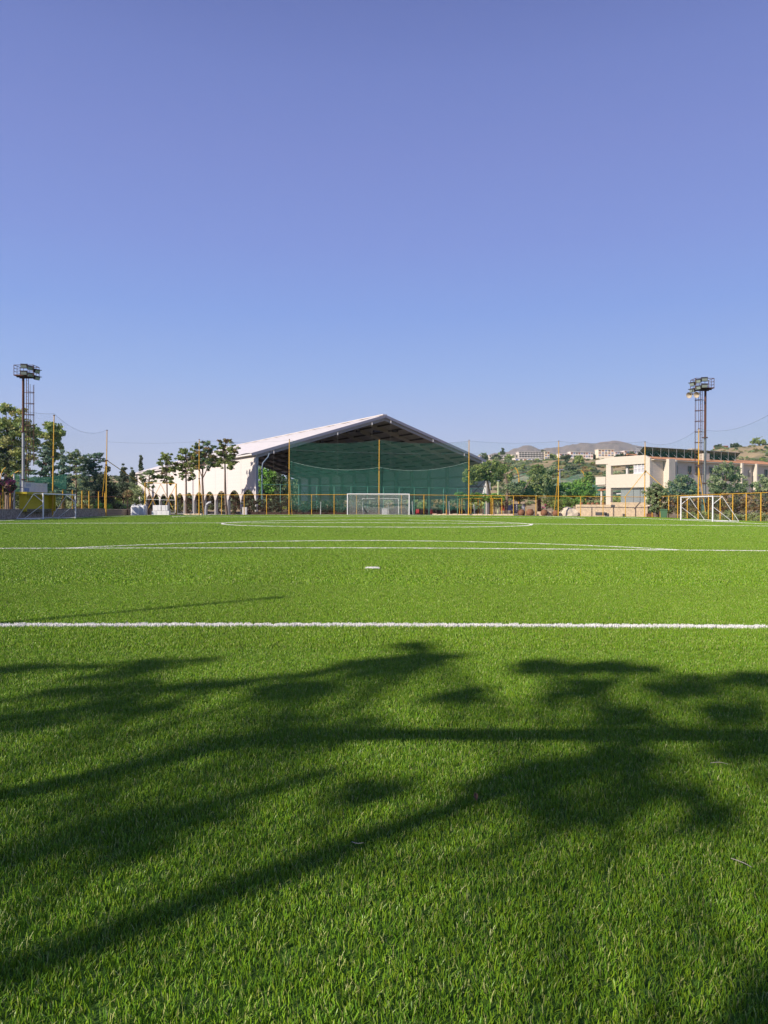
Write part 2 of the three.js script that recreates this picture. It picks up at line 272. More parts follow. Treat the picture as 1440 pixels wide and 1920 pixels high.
// leaves: rhombic faces in clumps spread through ellipsoids [x, y, z, rx, ry, rz, weight, palette?]
function leaves(seed, blobs, n, size, palette, opt = {}) {
  const r = rng(seed), pos = [], col = [], wsum = blobs.reduce((s, b) => s + (b[6] ?? 1) * b[3] * b[4], 0), per = opt.per ?? 26, tight = opt.tight ?? 0.24, longer = opt.long ?? 1.5;
  const gauss = () => (r() + r() + r() - 1.5) / 0.9, dir = new THREE.Vector3(), e1 = new THREE.Vector3(), e2 = new THREE.Vector3();
  for (const b of blobs) {
    const share = Math.round(n * (b[6] ?? 1) * b[3] * b[4] / wsum), clumps = Math.max(3, Math.round(share / per)), pal = b[7] ?? palette, cr = Math.min(b[3], b[4], b[5]) * tight + size * 0.6;
    for (let k = 0; k < clumps; k++) {
      let x, y, z, q; do { x = r() * 2 - 1; y = r() * 2 - 1; z = r() * 2 - 1; q = x * x + y * y + z * z; } while (q > 1 || q < (opt.hollow ?? 0.12));
      const cx = b[0] + x * b[3], cy = b[1] + y * b[4], cz = b[2] + z * b[5], tone = 0.7 + 0.6 * r(), c = pal[Math.floor(r() * pal.length)], m = Math.round(per * (0.5 + r())), flat = opt.flat ?? 0.75;
      for (let i = 0; i < m; i++) {
        const px = cx + gauss() * cr, py = cy + gauss() * cr * flat, pz = cz + gauss() * cr, s = size * (0.6 + 0.8 * r());
        dir.set(r() * 2 - 1, r() * 2 - 1, r() * 2 - 1).normalize(); e1.set(r() * 2 - 1, r() * 2 - 1, r() * 2 - 1).cross(dir).normalize().multiplyScalar(s * longer / 2); e2.crossVectors(dir, e1).normalize().multiplyScalar(s / 2);
        const t = tone * (0.8 + 0.4 * r()), cc = [c[0] * t, c[1] * t, c[2] * t];
        const A = [px - e1.x, py - e1.y, pz - e1.z], B = [px + e2.x, py + e2.y, pz + e2.z], C = [px + e1.x, py + e1.y, pz + e1.z], D = [px - e2.x, py - e2.y, pz - e2.z];
        pos.push(...A, ...B, ...C, ...A, ...C, ...D); for (let j = 0; j < 6; j++) col.push(...cc);
      }
    }
  }
  const g = new THREE.BufferGeometry(); g.setAttribute('position', new THREE.Float32BufferAttribute(pos, 3)); g.setAttribute('color', new THREE.Float32BufferAttribute(col, 3)); g.computeVertexNormals(); return g;
}
let treeSeed = 1000;
// o: {X, d, y, trunk: [[x, y, z, r] ...], blobs, n, size, pal, bark, opt, category}
function tree(name, label, o, group) {
  const seed = treeSeed += 17, r = rng(seed), t = thing(name, label, o.category ?? 'tree', [o.X, o.d, o.y ?? -0.4], 0, group);
  const tr = o.trunk, geos = [limb(tr.map((p) => p.slice(0, 3)), tr.map((p) => p[3]))];
  const bark = part('trunk', geos, o.bark ?? M.bark, t); bark.userData.label = undefined; delete bark.userData.label;
  const tip = tr[tr.length - 1], low = tr[Math.max(0, tr.length - 2)], branches = [];
  for (const b of o.blobs) if (!o.bare) {
    const f = 0.25 + 0.7 * r(), s = [low[0] + (tip[0] - low[0]) * f, low[1] + (tip[1] - low[1]) * f, low[2] + (tip[2] - low[2]) * f], rr = o.twig ?? Math.max(0.02, low[3] * 0.45);
    branches.push(limb([s, [(s[0] + b[0]) / 2 + (r() - 0.5) * 0.3, (s[1] + b[1]) / 2 - 0.12 * b[4], (s[2] + b[2]) / 2 + (r() - 0.5) * 0.3], [b[0], b[1], b[2]]], [rr, rr * 0.7, 0.015], 5));
    for (let k = 0; k < 3; k++) { const e = [b[0] + (r() - 0.5) * 1.5 * b[3], b[1] + (r() - 0.3) * 1.2 * b[4], b[2] + (r() - 0.5) * 1.5 * b[5]]; branches.push(bar([b[0], b[1], b[2]], e, rr * 0.4, 4, 0.01)); }
  }
  for (const e of o.extra ?? []) branches.push(e);
  if (branches.length) part('branches', branches, o.bark ?? M.bark, t).userData.kind = 'stuff';
  const cr = part('crown', leaves(seed + 3, o.blobs, o.n, o.size, o.pal, o.opt), M.leaf, t); cr.userData.kind = 'stuff';
  return t;
}
function bush(name, label, X, d, y, blobs, n, size, pal, category = 'bush', group, opt) {
  const t = thing(name, label, category, [X, d, y], 0, group), r = rng(treeSeed += 13), st = [];
  for (const b of blobs) for (let k = 0; k < 3; k++) st.push(limb([[b[0] * 0.6 + (r() - 0.5) * 0.3, 0, b[2] * 0.6 + (r() - 0.5) * 0.3], [b[0] * 0.8, b[1] * 0.5, b[2] * 0.8], [b[0] + (r() - 0.5) * b[3], b[1] + r() * 0.3 * b[4], b[2] + (r() - 0.5) * b[5]]], [0.05, 0.035, 0.01], 5));
  part('stems', st, M.bark, t).userData.kind = 'stuff'; part('foliage', leaves(treeSeed + 5, blobs, n, size, pal, opt), M.leaf, t).userData.kind = 'stuff'; return t;
}
// blobs given straight from photograph columns / rows at depth d, relative to a base point
const pb = (base, d, list) => list.map(([x, y, rx, ry, w = 1, pal, dz = 0]) => [hx(x, d) - base[0], hy(y, x, d) - base[1], dz, rx * d / F, ry * d / F, rx * d / F * 0.9, w, pal]);
// ---------------------------------------------------------------- the open sports hall
const SITE = Math.atan2(0.48, 0.877);                            // the hall and the building share one site grid, turned against the pitch
const TURN = 31 * Math.PI / 180, HC = Math.cos(TURN), HS = Math.sin(TURN);
const HALL = { X: hx(480, 92), d: 92, W: 39.0, He: 7.66, Hr: 13.75, bay: 5.46, bays: 13 };
{
  const { W, He, Hr, bay, bays } = HALL, L = bay * bays, R = rng(61);
  const hall = thing('sports_hall', 'large open-fronted sports hall with white gabled roof and arched side wall', 'hall', [HALL.X, HALL.d, -0.3], TURN);
  const he = He + 0.3, hr = Hr + 0.3, slope = (a) => a < W / 2 ? he + (hr - he) * a / (W / 2) : hr - (hr - he) * (a - W / 2) / (W / 2);
  // roof: one bulging sheet per bay and slope, with a liner below
  for (let s = 0; s < 2; s++) for (let k = 0; k < bays; k++) {
    const a0 = s ? W / 2 : -0.5, a1 = s ? W + 0.5 : W / 2, dip = s ? [0, 0.26] : [0.26, 0];
    const yAt = (a) => (a < 0 ? he + (hr - he) * a / (W / 2) : a > W ? he - (hr - he) * (a - W) / (W / 2) : slope(a));
    part('roof_panel', grid((u, v) => { const a = a0 + (a1 - a0) * u, b = (k + v) * bay; return [a, yAt(a) + 0.28 + Math.sin(v * Math.PI) * 0.16, -b]; }, 14, 8, [4, 2]), M.roofWhite, hall);
    part('ceiling_panel', grid((u, v) => { const a = a0 + (a1 - a0) * u, b = (k + v) * bay; return [a, yAt(a) + 0.1, -b + 0.02]; }, 4, 2, [6, 3]), M.liner, hall);
  }
  for (let k = 0; k <= bays; k++) for (const s of [0, 1]) { const a0 = s ? W / 2 + 0.2 : -0.5, a1 = s ? W + 0.5 : W / 2 - 0.2, y0 = s ? hr : he - 0.16, y1 = s ? he - 0.16 : hr, g = new THREE.BoxGeometry(Math.hypot(a1 - a0, y1 - y0), 0.05, 0.09); g.rotateZ(Math.atan2(y1 - y0, a1 - a0)); part('roof_seam', g.translate((a0 + a1) / 2, (y0 + y1) / 2 + 0.3, -k * bay + (k === 0 ? -0.1 : k === bays ? 0.1 : 0)), mat(0.7, 0.65, 0.61, 0.8, { map: soft }), hall); }
  const frameMat = mat(0.42, 0.4, 0.38, 0.7, { map: soft }), purlin = mat(0.08, 0.075, 0.07, 0.8), trim = mat(0.36, 0.36, 0.43, 0.6, { map: soft });
  const rakeBar = (a0, y0, a1, y1, z, h, w) => { const g = new THREE.BoxGeometry(Math.hypot(a1 - a0, y1 - y0), h, w); g.rotateZ(Math.atan2(y1 - y0, a1 - a0)); return g.translate((a0 + a1) / 2, (y0 + y1) / 2, z); };
  for (let k = 0; k <= bays; k++) {
    const f = new THREE.Group(); f.name = 'portal_frame'; f.position.z = -k * bay - (k === 0 ? 0.25 : 0); hall.add(f);
    part('rafter', rakeBar(0.1, he - 0.18, W / 2, hr - 0.18, 0, 0.5, 0.34), frameMat, f); part('rafter', rakeBar(W / 2, hr - 0.18, W - 0.1, he - 0.18, 0, 0.5, 0.34), frameMat, f);
    part('column', box(0.26, he, 0.26, 0.25, he / 2, 0), M.grey, f); part('column', box(0.6, he, 0.36, W - 0.3, he / 2, 0), frameMat, f);
  }
  for (let i = 1; i < 10; i++) for (const s of [0, 1]) { const a = s ? W - i * W / 20 : i * W / 20; part('purlin', box(0.16, 0.2, L - 0.6, a, slope(a) - 0.04, -L / 2), purlin, hall); }
  // front rake trim
  part('gable_trim', rakeBar(-0.6, he - 0.02, W / 2, hr + 0.18, 0.1, 0.38, 0.16), trim, hall); part('gable_trim', rakeBar(W / 2, hr + 0.18, W + 0.6, he - 0.02, 0.1, 0.38, 0.16), trim, hall);
  part('ridge_cap', box(0.7, 0.12, L, W / 2, hr + 0.42, -L / 2), M.roofWhite, hall);
  // left wall: white sheets with pointed feet between arched openings
  const archMat = mat(0.77, 0.71, 0.68, 0.75, { map: soft });
  for (let k = 0; k < bays; k++) {
    const s = new THREE.Shape(), w = bay, spring = 2.15, top = 3.5, foot = 0.3;
    s.moveTo(0.02, he + 0.1); s.lineTo(0.02, spring); s.lineTo(foot, spring);
    for (let i = 0; i <= 14; i++) { const t = i / 14, x = foot + (w - 2 * foot) * t; s.lineTo(x, spring + (top - spring) * Math.pow(Math.sin(Math.PI * t), 0.62)); }
    s.lineTo(w - 0.02, spring); s.lineTo(w - 0.02, he + 0.1); s.lineTo(0.02, he + 0.1);
    const g = new THREE.ExtrudeGeometry(s, { depth: 0.08, bevelEnabled: false }); g.rotateY(Math.PI / 2); g.translate(-0.02, 0, -k * bay);   // runs along -z
    part('arched_wall_panel', g, archMat, hall);
    part('arch_column', box(0.26, 2.3, 0.26, 0.06, 1.15, -k * bay), M.whitePaint, hall);
    if (k === 5) part('downpipe', bar([-0.16, 0.4, -k * bay - 0.1], [-0.16, he - 0.3, -k * bay - 0.1], 0.06), M.grey, hall);
  }
  // gutter along the wall top
  part('gutter', box(0.26, 0.22, L, -0.3, he + 0.02, -L / 2), mat(0.7, 0.66, 0.64, 0.6), hall);
  // right wall: grey sheet, seam rail and bracing seen from inside
  for (let k = 0; k < bays; k++) {
    part('wall_panel', box(0.1, he - 2.6, bay - 0.06, W, 2.6 + (he - 2.6) / 2, -(k + 0.5) * bay), M.wallGrey, hall);
    part('wall_rail', box(0.14, 0.3, bay - 0.4, W - 0.18, he - 1.7, -(k + 0.5) * bay), frameMat, hall); part('wall_rail', box(0.12, 0.16, bay - 0.4, W - 0.18, 4.6, -(k + 0.5) * bay), frameMat, hall);
    if (k % 4 === 0) { part('wind_brace', bar([W - 0.28, 2.8, -k * bay - 0.2], [W - 0.28, he - 1.9, -(k + 1) * bay + 0.2], 0.04, 6), purlin, hall); part('wind_brace', bar([W - 0.22, he - 1.9, -k * bay - 0.2], [W - 0.22, 2.8, -(k + 1) * bay + 0.2], 0.04, 6), purlin, hall); }
  }
  part('dwarf_wall', box(0.24, 1.0, L, W + 0.1, 0.5, -L / 2), mat(0.12, 0.09, 0.075, 0.9, { map: rough }), hall);
  // bent rain pipe at the front corner
  part('rain_pipe', limb([[0.75, 0.1, 0.35], [0.72, he - 1.7, 0.35], [0.8, he - 1.1, 0.35], [1.5, he - 0.35, 0.3], [1.75, he + 0.2, 0.25]], [0.12, 0.12, 0.1, 0.09, 0.09], 8), M.blueGrey, hall);
  part('roof_lamp', [box(0.5, 0.3, 0.4, W / 2 - 3.2, slope(W / 2 - 3.2) - 0.95, -2.2)], M.dark, hall); part('roof_lamp', [box(0.5, 0.3, 0.4, W / 2 - 9, slope(W / 2 - 9) - 0.95, -2.2)], M.dark, hall); part('roof_lamp', [box(1.1, 0.22, 0.3, W / 2 - 0.6, hr - 1.9, -1.4)], M.dark, hall); part('roof_lamp', [box(0.9, 0.22, 0.3, W / 2 + 2.6, slope(W / 2 + 2.6) - 0.85, -1.4)], M.dark, hall);
  structure('hall_floor', box(W - 0.4, 0.06, L, 0, 0, 0).applyMatrix4(new THREE.Matrix4().makeRotationY(TURN)).translate(HALL.X + (W / 2) * HC - HS * L / 2, -0.33, -(HALL.d + (W / 2) * HS + HC * L / 2)), mat(0.5, 0.5, 0.46, 0.85, { map: rough }), 'worn court floor under the open hall roof');
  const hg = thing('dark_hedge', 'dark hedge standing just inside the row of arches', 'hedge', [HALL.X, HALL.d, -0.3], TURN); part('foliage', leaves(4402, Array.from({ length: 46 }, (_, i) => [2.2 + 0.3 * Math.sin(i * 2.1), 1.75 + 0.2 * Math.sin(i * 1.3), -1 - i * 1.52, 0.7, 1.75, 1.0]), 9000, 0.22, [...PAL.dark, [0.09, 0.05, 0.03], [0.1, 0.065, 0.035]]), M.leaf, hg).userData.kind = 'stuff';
  // ropes hanging from the rake to the fence
  for (const f of [0.06, 0.3, 0.44, 0.52, 0.71, 0.86, 0.95]) {
    const a = W * f, rope = thing('hanging_rope', 'thin rope hanging from the white clip on the hall gable edge', 'rope', [HALL.X + a * HC + 0.3 * HS, HALL.d + a * HS - 0.3 * HC, -0.3], TURN, 'ropes hanging from the hall gable');
    part('line', bar([0, 3.9, 0], [0, slope(a) - 0.2, 0], 0.007, 5), M.rope, rope); part('clip', box(0.08, 0.36, 0.06, 0, slope(a) - 0.35, 0.06), M.white, rope);
  }
  // green pipe fence along the hall front
  const gf = thing('court_fence', 'tall green pipe fence with mesh along the open hall front', 'fence', [HALL.X + 0.9 * HS, HALL.d - 0.9 * HC, -0.3], TURN);
  const netG = netMat(0.05, 0.2, 0.14, 0.04);
  for (let k = 0; k <= 14; k++) { const a = 0.4 + k * 2.62; part('post', bar([a, 0, 0], [a, 4.1, 0], 0.05), M.greenPipe, gf); if (k < 14) { part('rail', bar([a, 4.1, 0], [a + 2.62, 4.1, 0], 0.035), M.greenPipe, gf); part('mesh', grid((u, v) => [a + 2.62 * u, 0.05 + 4 * v, 0.01], 1, 1, [2.62 * 5, 20]), netG, gf); } }
  for (const k of [0, 4, 8, 12]) part('brace', bar([0.4 + k * 2.62 + 0.1, 2.6, 0.05], [0.4 + k * 2.62 + 1.9, 0.1, 0.05], 0.035), M.greenPipe, gf);
}
// ---------------------------------------------------------------- fences, net poles, nets
const FAR_D = 88.5, RX = 33.1, LX = -30.6;
const rustNet = netMat(0.2, 0.1, 0.06, 0.06), greenNet = netMat(0.03, 0.17, 0.12, 0.085), greenNetLow = netMat(0.045, 0.23, 0.165, 0.085), greenThin = netMat(0.04, 0.24, 0.18, 0.04);
{
  const H = 2.48;
  const far = thing('boundary_fence', 'yellow post and rail fence with rusty wire mesh behind the far goal', 'fence', [0, FAR_D, 0]);
  const side = thing('boundary_fence', 'yellow post and rail fence in front of the dry hedge and bushes', 'fence', [RX, 0, 0]);
  const bayF = 2.79;
  for (let k = -9; k < 12; k++) {
    const a = k * bayF, b = Math.min(RX, a + bayF), ga = ground(a), gb = ground(b); if (a < -25.2) continue;
    if (k % 4) part('post', bar([a, ga - 0.1, 0], [a, ga + H, 0], 0.045), M.yellow, far);
    part('rail', bar([a, ga + H, 0], [b, gb + H, 0], 0.035), M.yellow, far);
    part('mesh', grid((u, v) => [a + (b - a) * u, ga + (gb - ga) * u + 0.04 + (H - 0.08) * v, -0.02], 1, 1, [(b - a) * 5, 12]), rustNet, far);
  }
  const g = ground(RX);
  for (let k = 0; k < 17; k++) { const d = 88.5 - k * 2.455, e = d - 2.455; if (d < 50) break; if (k % 6) part('post', bar([0, g - 0.1, -d], [0, g + H, -d], 0.05), M.yellow, side); part('rail', bar([0, g + H, -d], [0, g + H, -e], 0.035), M.yellow, side); part('mesh', grid((u, v) => [0.02, g + 0.04 + (H - 0.08) * v, -d + 2.455 * u], 1, 1, [12, 12]), rustNet, side); }
  // dark fence on the near-left bank, on top of the low wall
  const bank = thing('boundary_fence', 'rusty wire fence with odd yellow posts on the low stone wall', 'fence', [LX - 0.35, 0, 0]);
  const ds = [57, 58.8, 62.3, 65.9, 69.9, 72.1, 74.4, 76.2, 78.8, 80.6], lw = -0.15;
  ds.forEach((d, i) => { const yel = i > 3 || i === 1; part('post', bar([0, lw, -d], [0, lw + 2.75, -d], yel ? 0.06 : 0.04), yel ? M.yellow : M.rust, bank); if (i < ds.length - 1) { part('rail', bar([0, lw + 2.72, -d], [0, lw + 2.72, -ds[i + 1]], 0.025), M.rust, bank); part('mesh', grid((u, v) => [-0.03, lw + 0.7 + 2 * v, -d - (ds[i + 1] - d) * u], 1, 1, [(ds[i + 1] - d) * 5, 10]), rustNet, bank); } });
  const gate = thing('boundary_fence', 'low dark rail fence across the drive by the white sacks', 'fence', [0, FAR_D, 0]);
  for (let k = 0; k < 5; k++) { const X = -39 + k * 2.6; part('post', bar([X, -0.3, 0], [X, 2.2, 0], 0.035), M.rust, gate); if (k < 4) part('rail', bar([X, 2.1, 0], [X + 2.6, 2.1, 0], 0.025), M.rust, gate); }

  // tall net poles
  const P = [], label = 'tall thin yellow steel pole that holds the ball stop net';
  const pole = (X, d, h = 9.45, lean = 0) => { const p = thing('net_pole', label, 'pole', [X, d, ground(X) - 0.1], 0, 'tall yellow net poles around the pitch'); part('shaft', limb([[0, 0, 0], [lean * 0.5, h * 0.55, 0], [lean, h, 0]], [0.07, 0.062, 0.045], 8), M.yellow, p); part('cap', box(0.12, 0.08, 0.12, lean, h, 0), M.rust, p); part('clamp', box(0.2, 0.12, 0.2, lean * 0.3, h * 0.6, 0), M.rust, p); P.push([X, d, h + ground(X) - 0.1]); return p; };
  for (let k = -2; k <= 2; k++) pole(k * 4 * bayF, FAR_D - 0.02);
  pole(RX, FAR_D); pole(RX, 73.6); pole(RX, 58.6); pole(-29.9, 78.2, 9.5, 0.1); pole(-29.9, 65.4, 9.5, 0.15); pole(-29.9, 52.6, 9.5);
  const post = pole(-13.6, -2.2); post.userData.label = 'tall yellow net pole standing behind the near goal'; delete post.userData.group;
  // stays: thin sloping pipes leaning on some poles
  const stay = (X, d, dx, dd, h0, h1 = 0) => { const s = thing('pole_stay', 'sloping thin yellow stay pipe propping a tall net pole', 'stay', [X, d, ground(X)], 0, 'stays of the net poles'); part('pipe', bar([dx, h1 - 0.1, -dd], [0, h0, 0], 0.04, 7), M.yellow, s); part('collar', box(0.2, 0.1, 0.2, 0, h0, 0), M.rust, s); };
  stay(RX, 88.3, -2.6, 0.2, 5.7, 2.4); stay(RX, 88.3, 1.0, -6.5, 5.7, 2.4); stay(-29.8, 78.2, 3.0, 9.5, 6.1, 2.3); stay(-29.9, 78.2, -1.4, 2.6, 6.1, 2.3); stay(-11.16, 88.5, 0.25, 1.0, 5.3); stay(22.3, 88.5, -0.35, 0.9, 5.1); stay(-22.3, 88.5, 0.3, 1, 4.5); stay(RX, 73.6, 0.75, -0.3, 5.4);
  // nets between poles
  const net = (label, [xa, da, ya], [xb, db, yb], sag, low, material, group, curve = 0) => {
    const n = thing('ball_net', label, 'net', [xa, da, 0], 0, group), L = Math.hypot(xb - xa, db - da), dx = xb - xa, dz = -(db - da);
    const top = (u) => ya + (yb - ya) * u - sag * 4 * u * (1 - u), bot = (u) => low + (curve ? 0.35 * Math.sin(u * 17 + curve) + 0.25 * Math.sin(u * 31) : 0);
    part('netting', grid((u, v) => [dx * u, bot(u) + (top(u) - bot(u)) * v, dz * u + Math.sin(u * 9 + v * 3) * 0.12], 24, 8, [L * 6, (ya - low) * 6]), material, n);
    part('head_rope', new THREE.TubeGeometry(new THREE.CatmullRomCurve3(Array.from({ length: 15 }, (_, i) => { const u = i / 14; return new THREE.Vector3(dx * u, top(u), dz * u); })), 40, curve ? 0.02 : 0.009, 5), curve ? mat(0.4, 0.5, 0.44, 0.8) : M.cableDark, n);
    return n;
  };
  const B = 4 * bayF, tall = 'dark green ball stop net hung high in front of the open hall', lowN = 'lower lighter green net sagging behind the far goal', thin = 'thin green net strung high between the outer yellow poles';
  net(tall, [-B, FAR_D, 9.2], [0, FAR_D, 9.3], 0.45, 0.6, greenNet, 'tall nets before the hall', 0); net(tall, [0, FAR_D, 9.3], [B, FAR_D, 9.2], 0.4, 0.6, greenNet, 'tall nets before the hall', 0);
  net(lowN, [-B + 0.1, FAR_D + 0.35, 6.6], [0, FAR_D + 0.35, 5.9], 0.65, 0.75, greenNetLow, 'low nets behind the goal', 1.5); net(lowN, [0, FAR_D + 0.35, 5.9], [B - 0.1, FAR_D + 0.35, 6.6], 0.7, 0.75, greenNetLow, 'low nets behind the goal', 4.2);
  net(thin, [B, FAR_D, 9.2], [2 * B, FAR_D, 9.2], 0.25, 2.5, greenThin, 'thin outer nets'); net(thin, [2 * B, FAR_D, 9.2], [RX, FAR_D, 9.2], 0.25, 2.5, greenThin, 'thin outer nets');
  net(thin, [RX, FAR_D, 9.2], [RX, 73.6, 9.2], 0.9, 2.5, greenThin, 'thin outer nets'); net(thin, [RX, 73.6, 9.2], [RX, 58.6, 9.3], 0.9, 2.5, greenThin, 'thin outer nets');
  net(thin, [-29.8, 78.2, 9.3], [-29.75, 65.4, 9.4], 0.95, 2.6, greenThin, 'thin outer nets'); net(thin, [-29.75, 65.4, 9.4], [-29.8, 52.6, 9.4], 0.5, 2.6, greenThin, 'thin outer nets');
  // long wires
  const wire = (label, a, b, sag, r = 0.0075) => { const w = thing('overhead_wire', label, 'wire', [a[0], a[1], 0], 0, 'wires strung between the poles'); part('strand', cable([0, a[2], 0], [b[0] - a[0], b[2], -(b[1] - a[1])], sag, r), M.cableDark, w); };
  const wl = 'thin dark wire strung high between the yellow net poles';
  wire(wl, [-29.8, 78.3, 8.0], [-2 * B, FAR_D, 9.0], 0.2); wire(wl, [-2 * B, FAR_D, 9.2], [-B, FAR_D, 9.2], 0.3); wire(wl, [-B, FAR_D, 8.0], [B, FAR_D, 7.6], 0.15, 0.02); wire(wl, [B, FAR_D, 7.7], [2 * B, FAR_D, 7.7], 0.2); wire(wl, [-30, 52.6, 5.9], [-29.9, 65.4, 6.2], 0.2, 0.022);
}
// ---------------------------------------------------------------- goals
const goalNet = netMat(0.7, 0.7, 0.7, 0.16);
function goal(label, X, d, turn, w, h, depthTop, depthBase, r, truss, material, withNet = true) {
  const g = thing('goal', label, 'goal', [X, d, ground(X)], turn), hw = w / 2;             // mouth faces +z, the net lies behind at -z
  part('post', bar([-hw - r, -0.02, 0], [-hw - r, h + 2 * r, 0], r, 12), material, g); part('post', bar([hw + r, -0.02, 0], [hw + r, h + 2 * r, 0], r, 12), material, g);
  part('crossbar', bar([-hw, h + r, 0], [hw, h + r, 0], r, 12), material, g);
  if (truss) for (const s of [-1, 1]) {
    const x = s * (hw + r), q = r * 0.45;
    part('ground_bar', bar([x, 0.06, -r], [x, 0.06, -depthBase], q), material, g);
    part('top_arm', bar([x, h + r, -r], [x, h + r, -depthTop], q), material, g);
    part('back_strut', bar([x, h + r, -depthTop], [x, 0.06, -depthBase], q), material, g);
    part('brace', bar([x, h * 0.72, -r * 0.8], [x, h + r * 0.3, -depthTop], q), material, g); part('brace', bar([x, h * 0.6, -r * 0.8], [x, 0.08, -depthBase * 0.72], q), material, g);
  }
  if (truss) part('ground_bar', bar([-hw, 0.06, -depthBase], [hw, 0.06, -depthBase], r * 0.55), material, g);
  if (withNet) {
    const back = grid((u, v) => [-hw + w * u, 0.02 + (h - 0.02) * v, -(depthBase + (depthTop - depthBase) * v) + Math.sin(u * 9) * 0.05], 12, 6, [w * 4, h * 4]), top = grid((u, v) => [-hw + w * u, h + 0.04 - 0.1 * Math.sin(v * 3.14), -depthTop * v - 0.05], 8, 3, [w * 4, depthTop * 4]);
    part('net', back, goalNet, g); part('net', top, goalNet, g);
    for (const s of [-1, 1]) part('net', grid((u, v) => [s * hw, 0.02 + (h - 0.02) * v, -u * (depthBase + (depthTop - depthBase) * v) - 0.02], 4, 4, [depthBase * 4, h * 4]), goalNet, g);
  }
  return g;
}
const goalWhite = mat(0.82, 0.8, 0.78, 0.4);
goal('large white football goal with netting before the open hall', PITCH.x0 + 0.02, PITCH.far, 0, 7.32, 2.44, 0.9, 1.9, 0.06, false, goalWhite);
goal('white portable goal with braced sides beside the yellow dugout', -26.7, 59.8, Math.PI / 2, 5.9, 2.0, 0.75, 2.1, 0.055, true, goalWhite, false);
goal('white portable goal with braced sides before the rusty mast', 26.75, 59.9, -Math.PI / 2, 5.9, 2.0, 0.75, 2.1, 0.055, true, goalWhite, false);
goal('small white goal standing inside the hall behind the net', hx(713.5, 98), 98, 0, 4.85, 2.05, 0.6, 1.2, 0.045, false, goalWhite, false);
goal('near white goal frame standing over the goal line', PITCH.x0, PITCH.near, Math.PI, 7.32, 2.44, 0.9, 1.9, 0.06, false, goalWhite, false);
